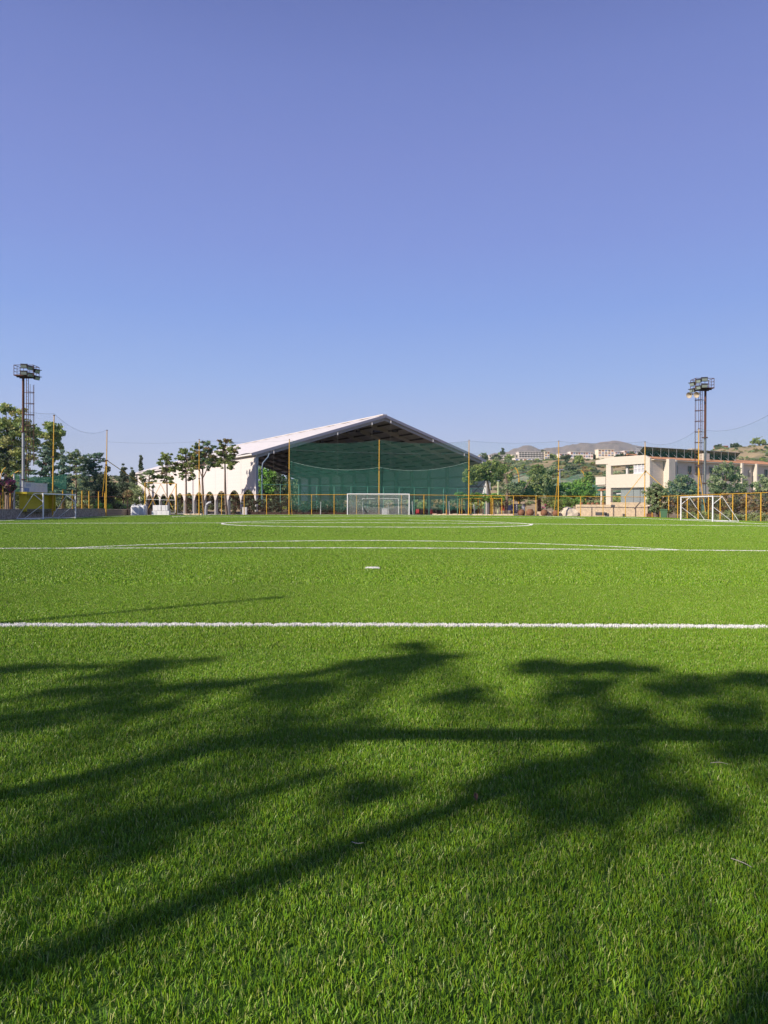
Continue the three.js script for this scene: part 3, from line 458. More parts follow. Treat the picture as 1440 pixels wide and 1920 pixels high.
// ---------------------------------------------------------------- floodlight masts
function mast(label, X, d, y0, s, shaftMat, speakers, pad, top) {
  const m = thing('floodlight_mast', label, 'mast', [X, d, y0]), H = top - y0, sx = (v) => s * v;
  const cuts = [0, 3.8, 8.6, H], rad = [0.16, 0.14, 0.12, 0.105];
  for (let k = 0; k < 3; k++) { part('shaft', bar([0, cuts[k], 0], [0, cuts[k + 1], 0], rad[k], 14, rad[k + 1] + 0.012), k === 2 ? M.rust : shaftMat, m); if (k) part('flange', new THREE.CylinderGeometry(0.28, 0.28, 0.09, 14).translate(0, cuts[k], 0), M.rust, m); }
  // ladder with safety hoops on the pitch side
  const lad = new THREE.Group(); lad.name = 'ladder'; m.add(lad);
  for (const z of [-0.2, 0.2]) part('rail', bar([sx(0.42), 3.4, z], [sx(0.42), H, z], 0.03, 6), M.rust, lad);
  const rungs = []; for (let y = 3.5; y < H; y += 0.32) rungs.push(bar([sx(0.42), y, -0.2], [sx(0.42), y, 0.2], 0.014, 5)); part('rungs', rungs, M.rust, lad).userData.kind = 'stuff';
  for (const [ax, az] of [[0.85, -0.32], [1.08, 0], [0.85, 0.32]]) part('cage_bar', bar([sx(ax), 5.2, az], [sx(ax), H - 0.8, az], 0.022, 5), M.rust, lad);
  for (let y = 3.6; y < H - 0.5; y += 1.12) { const c = new THREE.CatmullRomCurve3([[0.42, -0.2], [0.62, -0.34], [0.9, -0.31], [1.08, 0], [0.9, 0.31], [0.62, 0.34], [0.42, 0.2]].map(([a, b]) => new THREE.Vector3(sx(a), y, b))); part('hoop', new THREE.TubeGeometry(c, 18, 0.03, 5), M.rust, lad); part('bracket', bar([sx(0.1), y, 0], [sx(0.42), y, 0], 0.025, 5), M.rust, lad); }
  // platform with railing
  part('platform', box(2.0, 0.1, 1.3, sx(0.35), H + 0.05, 0), M.rust, m); part('platform_beam', box(1.7, 0.14, 0.14, sx(0.35), H - 0.06, 0.3), M.dark, m); part('platform_beam', box(1.7, 0.14, 0.14, sx(0.35), H - 0.06, -0.3), M.dark, m);
  const rail = new THREE.Group(); rail.name = 'railing'; m.add(rail); const c4 = [[-0.62, -0.62], [1.3, -0.62], [1.3, 0.62], [-0.62, 0.62]];
  for (let i = 0; i < 4; i++) { const [a, b] = c4[i], [e, f] = c4[(i + 1) % 4]; part('stanchion', bar([sx(a), H + 0.1, b], [sx(a), H + 1.05, b], 0.03, 6), M.rust, rail); part('stanchion', bar([sx((a + e) / 2), H + 0.1, (b + f) / 2], [sx((a + e) / 2), H + 1.05, (b + f) / 2], 0.02, 6), M.rust, rail); for (const y of [0.4, 0.72, 1.05]) part('bar', bar([sx(a), H + y, b], [sx(e), H + y, f], y > 1 ? 0.03 : 0.016, 6), M.rust, rail); }
  // two rows of three floodlights that fan round towards the pitch
  const lampGlass = mat(0.35, 0.42, 0.38, 0.15, { metalness: 0.2 });
  for (const y of [0.16, 0.84]) { part('lamp_bar', bar([sx(0.3), H + y + 0.02, 0.62], [sx(1.65), H + y - 0.12, -0.45], 0.04, 6), M.dark, m);
    [[0.5, 0.85, 0.2, 0.05], [1.04, 0.62, 0.75, -0.1], [1.4, 0.1, 1.15, -0.32]].forEach(([x, z, yaw, dy]) => { const l = new THREE.Group(); l.name = 'floodlight'; l.position.set(sx(x), H + y + dy, z); l.rotation.order = 'YXZ'; l.rotation.set(0.42, s * yaw, 0); m.add(l);
      part('housing', rbox(0.62, 0.36, 0.24, 0.05), M.dark, l); part('lens', box(0.52, 0.26, 0.02, 0, 0, 0.13), lampGlass, l); part('bracket', box(0.68, 0.05, 0.1, 0, 0.19, -0.08), M.dark, l); }); }
  if (speakers) for (const [x, z] of [[0.85, 0.4], [1.5, 0.1]]) { const h = new THREE.Group(); h.name = 'horn_speaker'; h.position.set(sx(x), H - 0.55, z); h.rotation.set(0.5, s * 0.9, 0); m.add(h); part('horn', new THREE.LatheGeometry([[0.06, 0], [0.1, 0.2], [0.2, 0.38], [0.33, 0.5], [0.31, 0.5], [0.18, 0.37], [0.08, 0.2], [0.05, 0.02]].map(([a, b]) => new THREE.Vector2(a, b)), 16).rotateX(Math.PI / 2), mat(0.42, 0.36, 0.28, 0.7), h); part('driver', new THREE.CylinderGeometry(0.1, 0.1, 0.2, 12).rotateX(Math.PI / 2).translate(0, 0, -0.08), M.grey, h); part('bracket', bar([0, 0, 0.1], [0, 0.55, 0], 0.025, 6), M.dark, h); }
  if (pad) part('padding', limb([[0.05, 0.0, 0.05], [0, 1.2, 0], [0, 2.1, 0]], [0.36, 0.33, 0.3], 14), mat(0.07, 0.2, 0.18, 0.7, { map: rough }), m);
}
mast('tall grey floodlight mast with caged ladder behind the dugout', hx(46, 72), 72, -0.2, 1, M.grey, false, false, 13.95);
mast('tall rusty floodlight mast with horn speakers behind the portable goal', hx(1323, 75), 75, -0.2, -1, M.steel, true, true, 13.5);
// ---------------------------------------------------------------- cream two-storey building on the terrace
{
  const b = thing('clubhouse', 'cream two-storey building with terracotta roof and upper loggia on the stone terrace', 'building', [35.8, 94, -0.3], SITE), T = 30, D = 9.0;
  const y = (v) => v + 0.3, wall = M.render, slabU = (pts, x, th, material, name) => { const g = slab(pts.map(([s, h]) => [s, y(h)]), th); g.rotateY(Math.PI / 2); g.translate(x, 0, 0); return part(name, g, material, b); };   // outline in (s along the front, height): lies in the plane x, s runs to -z
  slabU([[0, 6.85], [0, 7.56], [0.95, 8.0], [6.7, 8.05], [9.62, 7.76], [9.62, 7.2], [7.3, 7.12], [7.3, 6.85]], 0, 0.35, wall, 'roof_fascia');
  slabU([[6.75, 0.5], [6.75, 6.85], [7.32, 6.85], [7.32, 0.5]], 0.02, 0.4, wall, 'corner_pier'); slabU([[7.36, 0.5], [7.36, 7.1], [7.72, 7.1], [7.72, 0.5]], 0.1, 0.35, wall, 'corner_pier');
  slabU([[0, 0.9], [0, 6.85], [0.8, 6.85], [0.8, 0.9]], 0.01, 0.38, wall, 'corner_pier'); slabU([[0.8, 3.7], [0.8, 5.58], [6.75, 5.58], [6.75, 3.75]], 0.0, 0.34, wall, 'balcony_band');
  slabU([[7.75, 4.22], [7.75, 5.36], [9.58, 5.36], [9.58, 4.22]], 0.0, 0.2, wall, 'balcony_parapet');
  part('balcony_parapet', box(3.2, 1.12, 0.2, 1.6 + 0.2, y(4.79), -9.48), wall, b); part('balcony_floor', box(3.0, 0.2, 1.8, 1.7, y(4.12), -8.55), wall, b);
  part('loggia_ceiling', box(3.0, 0.16, 6.6, 1.85, y(6.93), -3.9), M.whitePaint, b); part('loggia_floor', box(3.0, 0.2, 6.6, 1.85, y(3.62), -3.9), M.whitePaint, b);
  part('loggia_roof', box(3.2, 0.2, 2.2, 1.95, y(7.3), -8.5), wall, b);
  // loggia back wall with a shuttered door, window bay with panes
  part('loggia_wall', box(0.2, 3.0, 1.6, 2.6, y(5.3), -3.75), M.whitePaint, b); part('shutter_door', [0, 1, 2, 3].map((k) => box(0.06, 2.6, 0.3, 2.46, y(5.1), -3.2 - k * 0.36)), mat(0.6, 0.54, 0.56, 0.7), b);
  part('loggia_post', box(0.3, 1.4, 0.3, 0.9, y(6.2), -4.55), M.whitePaint, b);
  const win = new THREE.Group(); win.name = 'window_bay'; b.add(win);
  for (const s of [0.86, 1.55, 2.2, 2.78]) part('mullion', box(0.12, 1.32, 0.1, 0.22, y(6.2), -s), M.white, win); part('transom', box(0.1, 0.07, 1.9, 0.22, y(6.28), -1.82), M.white, win); part('sill', box(0.16, 0.08, 2.0, 0.2, y(5.63), -1.82), M.white, win);
  for (const s of [1.2, 1.87, 2.49]) part('pane', box(0.02, 1.24, 0.56, 0.26, y(6.2), -s), mat(0.5, 0.5, 0.54, 0.15), win);
  part('loggia_side', box(2.4, 1.3, 0.14, 1.5, y(6.2), -2.85), M.whitePaint, b);
  // glazed ground floor with curtains
  const gl = new THREE.Group(); gl.name = 'glazed_front'; b.add(gl);
  for (const s of [0.85, 2.05, 3.2, 4.25, 5.28]) part('mullion', box(0.08, 2.3, 0.06, 0.5, y(2.6), -s), mat(0.3, 0.32, 0.34, 0.4), gl);
  for (const s of [1.45, 2.62, 3.72, 4.77]) part('pane', box(0.012, 2.28, 1.0, 0.5, y(2.6), -s), M.glass, gl);
  for (const [s, w] of [[1.2, 0.35], [2.4, 0.55], [3.1, 0.4], [4.5, 0.5]]) part('curtain', grid((u, v) => [0.95 + Math.sin(u * 22) * 0.05, y(1.5 + 2.2 * v), -s - w * (u - 0.5) * (1 - 0.35 * (1 - v))], 16, 2), mat(0.72, 0.7, 0.68, 0.9), gl);
  part('room_back', box(0.2, 2.9, 7, 4.2, y(2.3), -3.4), mat(0.2, 0.19, 0.18, 0.9), b); part('ground_wall', box(0.3, 1.9, 5.0, 0.4, y(0.5), -3.0), M.render, b);
  // veranda: tiled lean-to, columns, awning
  const ver = new THREE.Group(); ver.name = 'veranda'; b.add(ver);
  const wave = (g) => g;
  part('tile_roof', wave(grid((u, v) => { const z = -4.9 - 5.1 * u; return [0.9 + 2.6 * v + 0.0, y(3.55 + 0.75 * v) + 0.05 * Math.abs(Math.sin(u * 34)), z]; }, 120, 4, [5, 3])), M.tile, ver); part('fascia', box(0.1, 0.14, 5.1, 0.86, y(3.5), -7.45), mat(0.4, 0.16, 0.08, 0.8), ver);
  for (const s of [8.3, 9.5]) part('column', box(0.26, 2.9, 0.26, 1.15, y(2.1), -s), M.render, ver); part('awning', box(0.5, 0.3, 3.6, 1.5, y(3.0), -7.0), M.whitePaint, ver);
  // long side wall with pilasters and windows
  part('side_wall', box(T, 7.9, 0.3, T / 2 + 0.35, y(3.55), -0.17), M.renderTan, b); part('end_wall', box(0.3, 7.6, D, T + 0.4, y(3.5), -D / 2), M.renderTan, b);
  const pil = (t0, t1, out, low, top) => part('pilaster', box(t1 - t0, top - low, out, (t0 + t1) / 2, y((low + top) / 2), out / 2 - 0.01), wall, b);
  pil(2.66, 3.92, 0.9, -0.3, 7.5); pil(4.4, 4.66, 0.6, 4.6, 7.45); pil(18.4, 18.75, 0.7, 4.4, 7.45); pil(21.8, 22.1, 0.7, 3.6, 7.45); pil(20.9, 21.05, 0.25, 5.5, 6.6); pil(28, 28.3, 0.7, 3.6, 7.45);
  for (const t of [5.12, 7.92, 9.5, 12.4, 19.35, 22.5, 25.05, 27.2]) {
    const w = new THREE.Group(); w.name = 'window'; b.add(w); w.position.set(t, y(6.15), 0);
    part('frame', [box(0.08, 1.1, 0.1, -0.3, 0, 0.02), box(0.08, 1.1, 0.1, 0.3, 0, 0.02), box(0.68, 0.08, 0.1, 0, 0.55, 0.02), box(0.68, 0.08, 0.14, 0, -0.55, 0.04)], mat(0.25, 0.2, 0.16, 0.7), w); part('pane', box(0.54, 1.02, 0.02, 0, 0, 0.0), M.darkGlass, w); part('bars', [-0.4, 0, 0.4].map((v) => box(0.5, 0.03, 0.03, 0, v, 0.08)), M.rust, w).userData.kind = 'stuff';
  }
  // low pitched roof of clay tiles
  part('roof', grid((u, v) => { const t = 0.3 + (T + 0.6) * u; return [t, y(7.42 + 0.85 * v) + 0.055 * Math.abs(Math.sin(t * 14)), 0.45 - 4.6 * v]; }, 700, 8, [16, 3]), M.tile, b); part('roof', grid((u, v) => { const t = 0.3 + (T + 0.6) * u; return [t, y(8.27 - 0.8 * v), -4.15 - 4.8 * v]; }, 30, 2, [16, 3]), M.tile, b); part('ridge_tiles', bar([0.3, y(8.28), -4.15], [T + 0.9, y(8.28), -4.15], 0.12, 8), M.tile, b);
  part('eave', box(T + 0.4, 0.1, 0.5, T / 2 + 0.5, y(7.34), 0.2), M.renderTan, b);
  const ch = part('chimney', box(1.1, 1.0, 0.9, 12.6, y(8.2), -1.2), M.render, b); part('cowl', bar([12.6, y(8.7), -1.2], [12.6, y(9.3), -1.2], 0.1), M.grey, b); ch.userData.label = 'square cream chimney';
  // solar rack: tilted dark collectors on white stands
  const rack = thing('solar_rack', 'long row of dark solar panels on white stands above the tiled roof', 'solar panels', [35.8, 94, -0.3], SITE);
  const dk = mat(0.025, 0.06, 0.055, 0.25);
  for (let k = 0; k < 13; k++) { const t = 1.4 + k * 1.62; const g = new THREE.BoxGeometry(1.54, 0.06, 1.9); g.rotateX(-0.75); part('panel', g.translate(t + 0.8, y(8.62), -3.0), dk, rack); part('stand', [bar([t, y(7.95), -2.0], [t, y(9.28), -3.55], 0.022, 5), bar([t, y(8.1), -3.2], [t, y(9.28), -3.55], 0.022, 5), bar([t, y(9.25), -2.1], [t, y(7.95), -2.1], 0.022, 5)], M.grey, rack); }
  part('top_rail', bar([1.4, y(9.28), -3.5], [22.5, y(9.28), -3.5], 0.04, 6), M.grey, rack); part('top_rail', bar([1.4, y(9.25), -2.1], [22.5, y(9.25), -2.1], 0.03, 6), M.grey, rack);
  // neighbour with a low vaulted roof and a dish
  const n = thing('vaulted_house', 'pale building with a low vaulted white roof and a dish', 'building', [hx(1425, 125), 125, -0.3], SITE);
  part('wall', box(16, 7.6, 8, 6, 3.8, 0), M.renderTan, n); const vault = new THREE.CylinderGeometry(9, 9, 16, 30, 1, false, -0.9, 1.8); vault.rotateZ(Math.PI / 2); vault.scale(1, 0.42, 0.6); vault.rotateX(-Math.PI / 2); part('vaulted_roof', slab(Array.from({ length: 21 }, (_, i) => [-2.2 + i * 0.82, 7.6 + 1.7 * Math.sin(i / 20 * Math.PI)]), 8).translate(0, 0, -4), M.roofWhite, n);
  part('dish', new THREE.SphereGeometry(0.75, 16, 8, 0, 6.283, 0, 0.7).rotateX(1.3).translate(1.9, 8.4, 4.2), M.rust, n); part('flue', bar([3.4, 8, 3.8], [3.4, 11.4, 3.8], 0.09), M.grey, n);
}
// terrace wall and what stands on it
{
  const sN = noise2(41, 128);
  const stone = texture(512, (u, v) => { const row = Math.floor(v * 14), off = (row % 2) * 0.5, cx = u * 16 + off + sN(row, 3) * 0.8, f = cx - Math.floor(cx), g = v * 14 - row, id = sN(Math.floor(cx) * 1.7, row * 2.3), e = Math.min(f, 1 - f, g, 1 - g) < 0.06 ? 0.94 : 1, k = (0.88 + 0.14 * id) * e * (0.9 + 0.16 * sN(u * 128, v * 128)); return [0.98 * k, 0.89 * k, 0.76 * k]; });
  const stoneMat = mat(1, 0.98, 0.95, 0.9, { map: stone });
  const uvm = (g, s) => { const p = g.attributes.position, n = g.attributes.normal, uv = g.attributes.uv; for (let i = 0; i < p.count; i++) { const ax = Math.abs(n.getX(i)) > 0.5; uv.setXY(i, (ax ? p.getZ(i) : p.getX(i)) * s, p.getY(i) * s); } return g; };
  const w = thing('terrace_wall', 'pale stone retaining wall below the terrace with small vents', 'wall', [0, 90.2, -0.3]);
  const xa = hx(1082, 90), xb = hx(1147, 90), xc = hx(1215, 90);
  part('wall', uvm(box(xb - xa, 1.65, 0.5, (xa + xb) / 2, 0.82, 0), 0.35), stoneMat, w); part('wall', uvm(box(xc - xb, 1.95, 0.56, (xb + xc) / 2 + 0.003, 0.975, 0), 0.35), stoneMat, w);
  for (const [x0, x1, y0, y1] of [[1117, 1138, 960, 965.5], [1135, 1142, 962, 968], [1168, 1174, 963, 969], [1146, 1153, 946, 951]]) part('vent', box(hx(x1, 90) - hx(x0, 90), (y1 - y0) * 90 / F, 0.06, hx((x0 + x1) / 2, 90), hy((y0 + y1) / 2, x0, 90) + 0.3, 0.28), M.steel, w);
  structure('terrace', box(16, 1.5, 20, hx(1165, 90) + 2.6, 0.42, -100.6), mat(0.4, 0.33, 0.26, 0.9, { map: rough }), 'paved terrace in front of the cream building');
  const rockG = new THREE.IcosahedronGeometry(1, 3), p = rockG.attributes.position; for (let i = 0; i < p.count; i++) { const x = p.getX(i), y = p.getY(i), z = p.getZ(i), k = 0.62 + 0.75 * fbm(x * 2.6 + 5, y * 2.6 + z * 2.3, 4); p.setXYZ(i, x * k * 1.5, Math.max(-0.2, y * k * 1.25), z * k * 0.8); } rockG.computeVertexNormals();
  const rk = thing('boulder', 'big pale rock outcrop at the end of the terrace wall', 'rock', [hx(1066, 90), 90.2, -0.2]); part('rock', rockG, mat(0.8, 0.68, 0.52, 0.95, { map: soft }), rk);
  const lw = thing('low_wall', 'short low stone wall behind the clay pots', 'wall', [hx(1024, 89.6), 90, -0.3]); part('wall', uvm(box(1.9, 0.75, 0.4, 0, 0.37, 0), 0.35), stoneMat, lw);
  const kb = thing('stone_kerb', 'low rough stone kerb under the yellow fence by the pergola', 'kerb', [0, 88.9, -0.22]); for (let k = 0; k < 16; k++) { const r = rng(900 + k), x = hx(815 + k * 9.5, 89); part('stone', rbox(0.6, 0.34 * (0.8 + 0.4 * r()), 0.4, 0.06, x, 0.16, (r() - 0.5) * 0.06, (r() - 0.5) * 0.1), stoneMat, kb); }
  const kl = thing('stone_kerb', 'low pale stone kerb in front of the trees by the arches', 'kerb', [0, 88.95, -0.25]); for (let k = 0; k < 9; k++) { const r = rng(940 + k), x = hx(322 + k * 7, 89); part('stone', rbox(0.45, 0.28 * (0.8 + 0.4 * r()), 0.4, 0.05, x, 0.12, 0, (r() - 0.5) * 0.1), stoneMat, kl); }
  // clay jars along the fence, planters on the terrace
  const jar = (label, x, d, y0, s, plant, group) => { const j = thing('clay_jar', label, 'jar', [hx(x, d), d, y0], 0, group); part('jar', new THREE.LatheGeometry([[0.001, 0], [0.22, 0], [0.4, 0.28], [0.45, 0.5], [0.36, 0.72], [0.26, 0.8], [0.3, 0.86], [0.25, 0.86], [0.22, 0.8], [0.3, 0.7]].map(([a, c]) => new THREE.Vector2(a * s, c * s)), 20), M.clay, j); if (plant) part('plant', leaves(treeSeed += 7, [[0, 1.1 * s, 0, 0.4 * s, 0.35 * s, 0.4 * s]], 160, 0.09, plant), M.leaf, j).userData.kind = 'stuff'; };
  jar('brown clay jar with a small dark shrub in it', 978, 89.3, -0.2, 1.05, PAL.pine); jar('plain round terracotta jar without a plant', 994.5, 89.2, -0.2, 1.1, null); jar('pointed clay jar with pink flowers before the low wall', 1021, 89.2, -0.2, 1.05, PAL.pink); jar('clay jar with a large round shrub beside the pole', 1043, 89.4, -0.2, 0.95, null);
  for (const x of [1091, 1104, 1112, 1121, 1132]) jar('small terracotta planter on the terrace wall', x, 90.8, 1.17, 0.55, PAL.olive, 'planters on the terrace wall');
  bush('round_shrub', 'yellow-green round shrub growing over the clay jar', hx(1045, 90.2), 90.2, -0.3, [[0, 1.6, 0, 0.75, 0.75, 0.7]], 900, 0.1, PAL.pine, 'shrub');
  const bin = thing('wheelie_bin', 'green plastic wheeled bin behind the yellow fence', 'bin', [hx(1246, 81), 81, -0.3], -0.4); part('body', slab([[-0.3, 0.08], [-0.38, 1.0], [0.38, 1.0], [0.3, 0.08]], 0.6, 0.02).translate(0, 0, -0.3), mat(0.05, 0.13, 0.06, 0.5), bin); part('lid', rbox(0.86, 0.1, 0.8, 0.04, 0, 1.08, 0), mat(0.07, 0.17, 0.08, 0.5), bin); for (const s of [-1, 1]) part('wheel', new THREE.CylinderGeometry(0.1, 0.1, 0.06, 14).rotateZ(Math.PI / 2).translate(s * 0.3, 0.1, -0.3), M.dark, bin);
  const br = thing('brick_pile', 'small stack of red bricks at the foot of the terrace wall', 'bricks', [hx(1220, 88.9), 88.9, -0.3]); for (let i = 0; i < 4; i++) for (let j = 0; j < 4; j++) part('brick', box(0.19, 0.13, 0.3, -0.3 + i * 0.2 + (j % 2) * 0.02, 0.07 + j * 0.135, 0, (i * 7 + j * 3) % 5 * 0.02), M.clay, br);
}
// ---------------------------------------------------------------- left bank: wall, dugout, sign, sacks
{
  const sN = noise2(43, 128), stone = texture(512, (u, v) => { const a = sN(u * 24, v * 24), c = sN(u * 70, v * 70), k = 0.62 + 0.3 * a + 0.18 * c; return [0.72 * k, 0.68 * k, 0.62 * k]; });
  const w = thing('bank_wall', 'low grey stone wall along the bank below the rusty fence', 'wall', [LX, 0, -0.3]);
  const wallUV = (g) => { const p = g.attributes.position, uv = g.attributes.uv; for (let i = 0; i < p.count; i++) uv.setXY(i, p.getZ(i) * 0.3, p.getY(i) * 0.3); return g; };
  part('wall', wallUV(box(0.5, 1.0, 28.5, -0.15, 0.42, -65.3)), mat(0.95, 0.92, 0.9, 0.95, { map: stone }), w); part('coping', box(0.56, 0.06, 28.5, -0.15, 0.95, -65.3), mat(0.4, 0.37, 0.34, 0.95, { map: rough }), w);
  structure('bank', box(30, 0.9, 60, LX - 15.5, 0.1, -70), mat(0.5, 0.4, 0.28, 0.95, { map: rough }), 'raised earth bank under the trees');
  const sh = thing('dugout', 'open yellow team dugout with a flat roof on the bank wall', 'dugout', [LX + 0.45, 63.7, 0]), L = 5.4;
  part('back_panel', box(0.08, 1.45, L - 0.2, -0.55, 1.2, 0), M.yellowDull, sh); for (const s of [-1, 1]) part('side_panel', box(0.62, 1.5, 0.09, -0.24, 1.22, s * L / 2), M.yellowDull, sh); part('roof', box(1.0, 0.18, L + 0.8, -0.2, 2.06, 0), M.yellowDull, sh); part('bench', box(0.4, 0.08, L - 0.3, -0.3, 0.62, 0), M.steel, sh); for (const s of [-2, 0, 2]) part('leg', box(0.1, 0.85, 0.1, -0.4, 0.1, s), M.dark, sh); part('floor', box(0.6, 0.06, L - 0.1, -0.24, 0.46, 0), M.steel, sh);
  const N = 256, cv = document.createElement('canvas'); cv.width = 512; cv.height = 128; const c = cv.getContext('2d'); c.fillStyle = '#d8d2d6'; c.fillRect(0, 0, 512, 128); c.fillStyle = '#8e9cc0'; c.fillRect(0, 76, 110, 52);
  c.strokeStyle = '#6a78a6'; c.lineWidth = 5; c.strokeRect(48, 22, 26, 28); for (const x of [92, 122]) { c.beginPath(); c.moveTo(x + 20, 22); c.lineTo(x, 22); c.lineTo(x, 50); c.lineTo(x + 20, 50); c.moveTo(x, 36); c.lineTo(x + 16, 36); c.stroke(); } c.strokeRect(22, 88, 70, 26); c.fillStyle = '#b9b4c4'; for (const x of [230, 320, 410]) { c.fillRect(x, 14, 6, 100); c.fillRect(x + 18, 30, 20, 8); c.fillRect(x - 30, 92, 24, 6); } c.fillStyle = '#c9c2c8'; c.fillRect(0, 68, 512, 5);
  const st = new THREE.CanvasTexture(cv); st.colorSpace = THREE.SRGBColorSpace;
  const sg = thing('sign_board', 'faded white sign board with blue marks above the dugout', 'sign', [LX - 0.25, 64.2, 2.1]);
  part('board', box(0.05, 0.85, 4.4, 0, 0.5, 0), M.whitePaint, sg); const face = new THREE.PlaneGeometry(4.36, 0.82); face.rotateY(Math.PI / 2); part('print', face.translate(0.03, 0.5, 0), mat(1, 1, 1, 0.7, { map: st }), sg); for (const s of [-1.9, 0, 1.9]) part('leg', box(0.06, 2.2, 0.06, -0.05, -0.6, s), M.rust, sg);
  for (const [x, yt] of [[29, 887], [41, 888.5]]) { const d = 68, q = thing('grey_post', 'plain pale grey post rising behind the sign board', 'post', [hx(x, d), d, 0.5], 0, 'grey posts behind the sign'); part('shaft', bar([0, 0, 0], [0, hy(yt, x, d) - 0.5, 0], 0.075, 10), M.whitePaint, q); part('cap', new THREE.CylinderGeometry(0.085, 0.085, 0.05, 10).translate(0, hy(yt, x, d) - 0.5, 0), M.grey, q); }
  const gn = thing('ball_net', 'green net slung low between curved yellow poles behind the dugout', 'net', [hx(50, 78), 78, 0]); part('netting', grid((u, v) => [-1.6 + 5.4 * u, 2.3 + (2.3 - 0.5 * Math.sin(u * 3)) * v, -u * 1.5], 10, 4, [30, 14]), netMat(0.02, 0.16, 0.11, 0.3), gn);
  for (const [x, d, s] of [[22, 77, 1], [3, 70, 0.6]]) { const q = thing('curved_pole', 'short yellow pole with a bent tip under the trees', 'pole', [hx(x, d), d, 0.4], 0, 'bent yellow poles on the bank'); part('shaft', limb([[0, 0, 0], [0, 2.6, 0], [0.1, 3.6, 0], [0.5 * s, 4.1, 0], [0.9 * s, 4.3, 0]], [0.06, 0.06, 0.06, 0.055, 0.05], 8), M.yellow, q); part('collar', box(0.16, 0.1, 0.16, 0, 2.4, 0), M.rust, q); }
  // bulk bags and wrapped blocks
  const sack = mat(0.82, 0.82, 0.84, 0.85, { map: soft });
  const bag = (label, x, d, w, h, turn, lean) => { const t = thing('bulk_bag', label, 'sack', [hx(x, d), d, -0.3], turn), g = new RoundedBoxGeometry(w, h, w * 0.9, 6, 0.16), p = g.attributes.position; for (let i = 0; i < p.count; i++) { const y = p.getY(i) / h + 0.5, k = 1 + 0.1 * Math.sin(y * 3.1) + 0.05 * (fbm(p.getX(i) * 3 + x, p.getY(i) * 3, 3) - 0.5); p.setXYZ(i, p.getX(i) * k + lean * y, p.getY(i) + h / 2, p.getZ(i) * k); } g.computeVertexNormals(); part('sack', g, sack, t); for (const s of [-1, 1]) part('lifting_loop', new THREE.TorusGeometry(0.16, 0.025, 6, 14, Math.PI).translate(s * w * 0.3 + lean, h - 0.02, 0), sack, t); };
  bag('slumped white bulk bag on the drive', 255, 87.2, 1.0, 1.32, 0.2, 0.06); bag('white bulk bag leaning against its neighbour', 269.5, 87.6, 0.85, 1.35, -0.15, -0.05);
  const blk = mat(0.88, 0.86, 0.86, 0.7, { map: soft });
  [[293.5, 0, 0.86], [304.5, 0, 0.62], [313.5, 0, 0.78], [297, 1, 1.0], [311, 1, 0.72]].forEach(([x, lv, w]) => { const t = thing('wrapped_block', ['white wrapped block in the bottom row of the pallet stack', 'white wrapped block in the top row of the pallet stack'][lv], 'block', [hx(x, 87.4), 87.4, -0.3 + lv * 0.69], 0, ['bottom blocks of the pallet stack', 'top blocks of the pallet stack'][lv]); part('block', rbox(w, 0.68, 0.8, 0.05, 0, 0.34, 0, (x % 3) * 0.03), blk, t); part('strap', box(0.05, 0.69, 0.82, 0.1, 0.345, 0), mat(0.6, 0.58, 0.6, 0.6), t); });
  // yellow braced frame by the sacks
  const fr = thing('yellow_frame', 'yellow braced steel frame gate beside the white blocks', 'frame', [0, 88.3, -0.25]), xa = hx(273, 88.3), xb = hx(331, 88.3), hT = 4.1;
  part('post', bar([xa, 0, 0], [xa, hT, 0], 0.07), M.yellow, fr); part('post', bar([xb, 0, 0], [xb, hT - 0.1, 0], 0.09), M.yellow, fr); part('top_bar', bar([xa, hT, 0], [xb, hT - 0.1, 0], 0.03), M.yellow, fr); part('mid_bar', bar([xa, 2.05, 0], [xb, 1.95, 0], 0.03), M.whitePaint, fr);
  for (const [a, c] of [[0, 0.5], [0.5, 0], [0.5, 1], [1, 0.5]]) part('brace', bar([xa + (xb - xa) * a, 0.1, 0.04], [xa + (xb - xa) * c, hT - 0.15, -0.04], 0.03), M.yellow, fr);
  // grey bent duct and cabinets
  const du = thing('bent_duct', 'grey sheet metal duct bent over beside a tree trunk', 'duct', [hx(387, 90), 90, -0.3]); part('duct', limb([[0.0, 0, 0], [0.02, 1.0, 0], [0.12, 1.45, 0], [0.4, 1.7, 0], [0.66, 1.74, 0]], [0.2, 0.2, 0.2, 0.19, 0.18], 12), M.grey, du); part('flange', new THREE.CylinderGeometry(0.26, 0.26, 0.06, 14).translate(0, 0.03, 0), M.steel, du);
  const cab = (label, x, y0, y1, w, m) => { const d = 89.6, t = thing('cabinet', label, 'cabinet', [hx(x, d), d, -0.3]), h = (y1 - y0) * d / F + 0.15; part('case', rbox(w, h, 0.4, 0.03, 0, h / 2, 0), m, t); part('door', box(w * 0.8, h * 0.8, 0.02, 0, h * 0.52, 0.21), m, t); };
  cab('white utility cabinet beside the blue-grey rain pipe', 459.5, 949, 964, 0.6, M.whitePaint); cab('grey utility cabinet behind the large goal', 721.5, 950, 964, 0.74, M.wallGrey);
  for (const [x, yt, l] of [[601, 941, -0.02], [681, 941, 0.02], [728.5, 942, 0.02], [774.5, 940.5, 0.05], [843.5, 940, 0.06], [891, 946, 0.08]]) { const d = 89.2, t = thing('leaning_post', 'short white post leaning behind the yellow fence', 'post', [hx(x, d), d, -0.3], 0, 'short white posts behind the fence'); part('post', bar([0, 0, 0], [-l * 2, hy(yt, x, d) + 0.3, 0], 0.06, 8), M.whitePaint, t); part('cap', new THREE.SphereGeometry(0.065, 8, 6).translate(-l * 2, hy(yt, x, d) + 0.3, 0), M.whitePaint, t); }
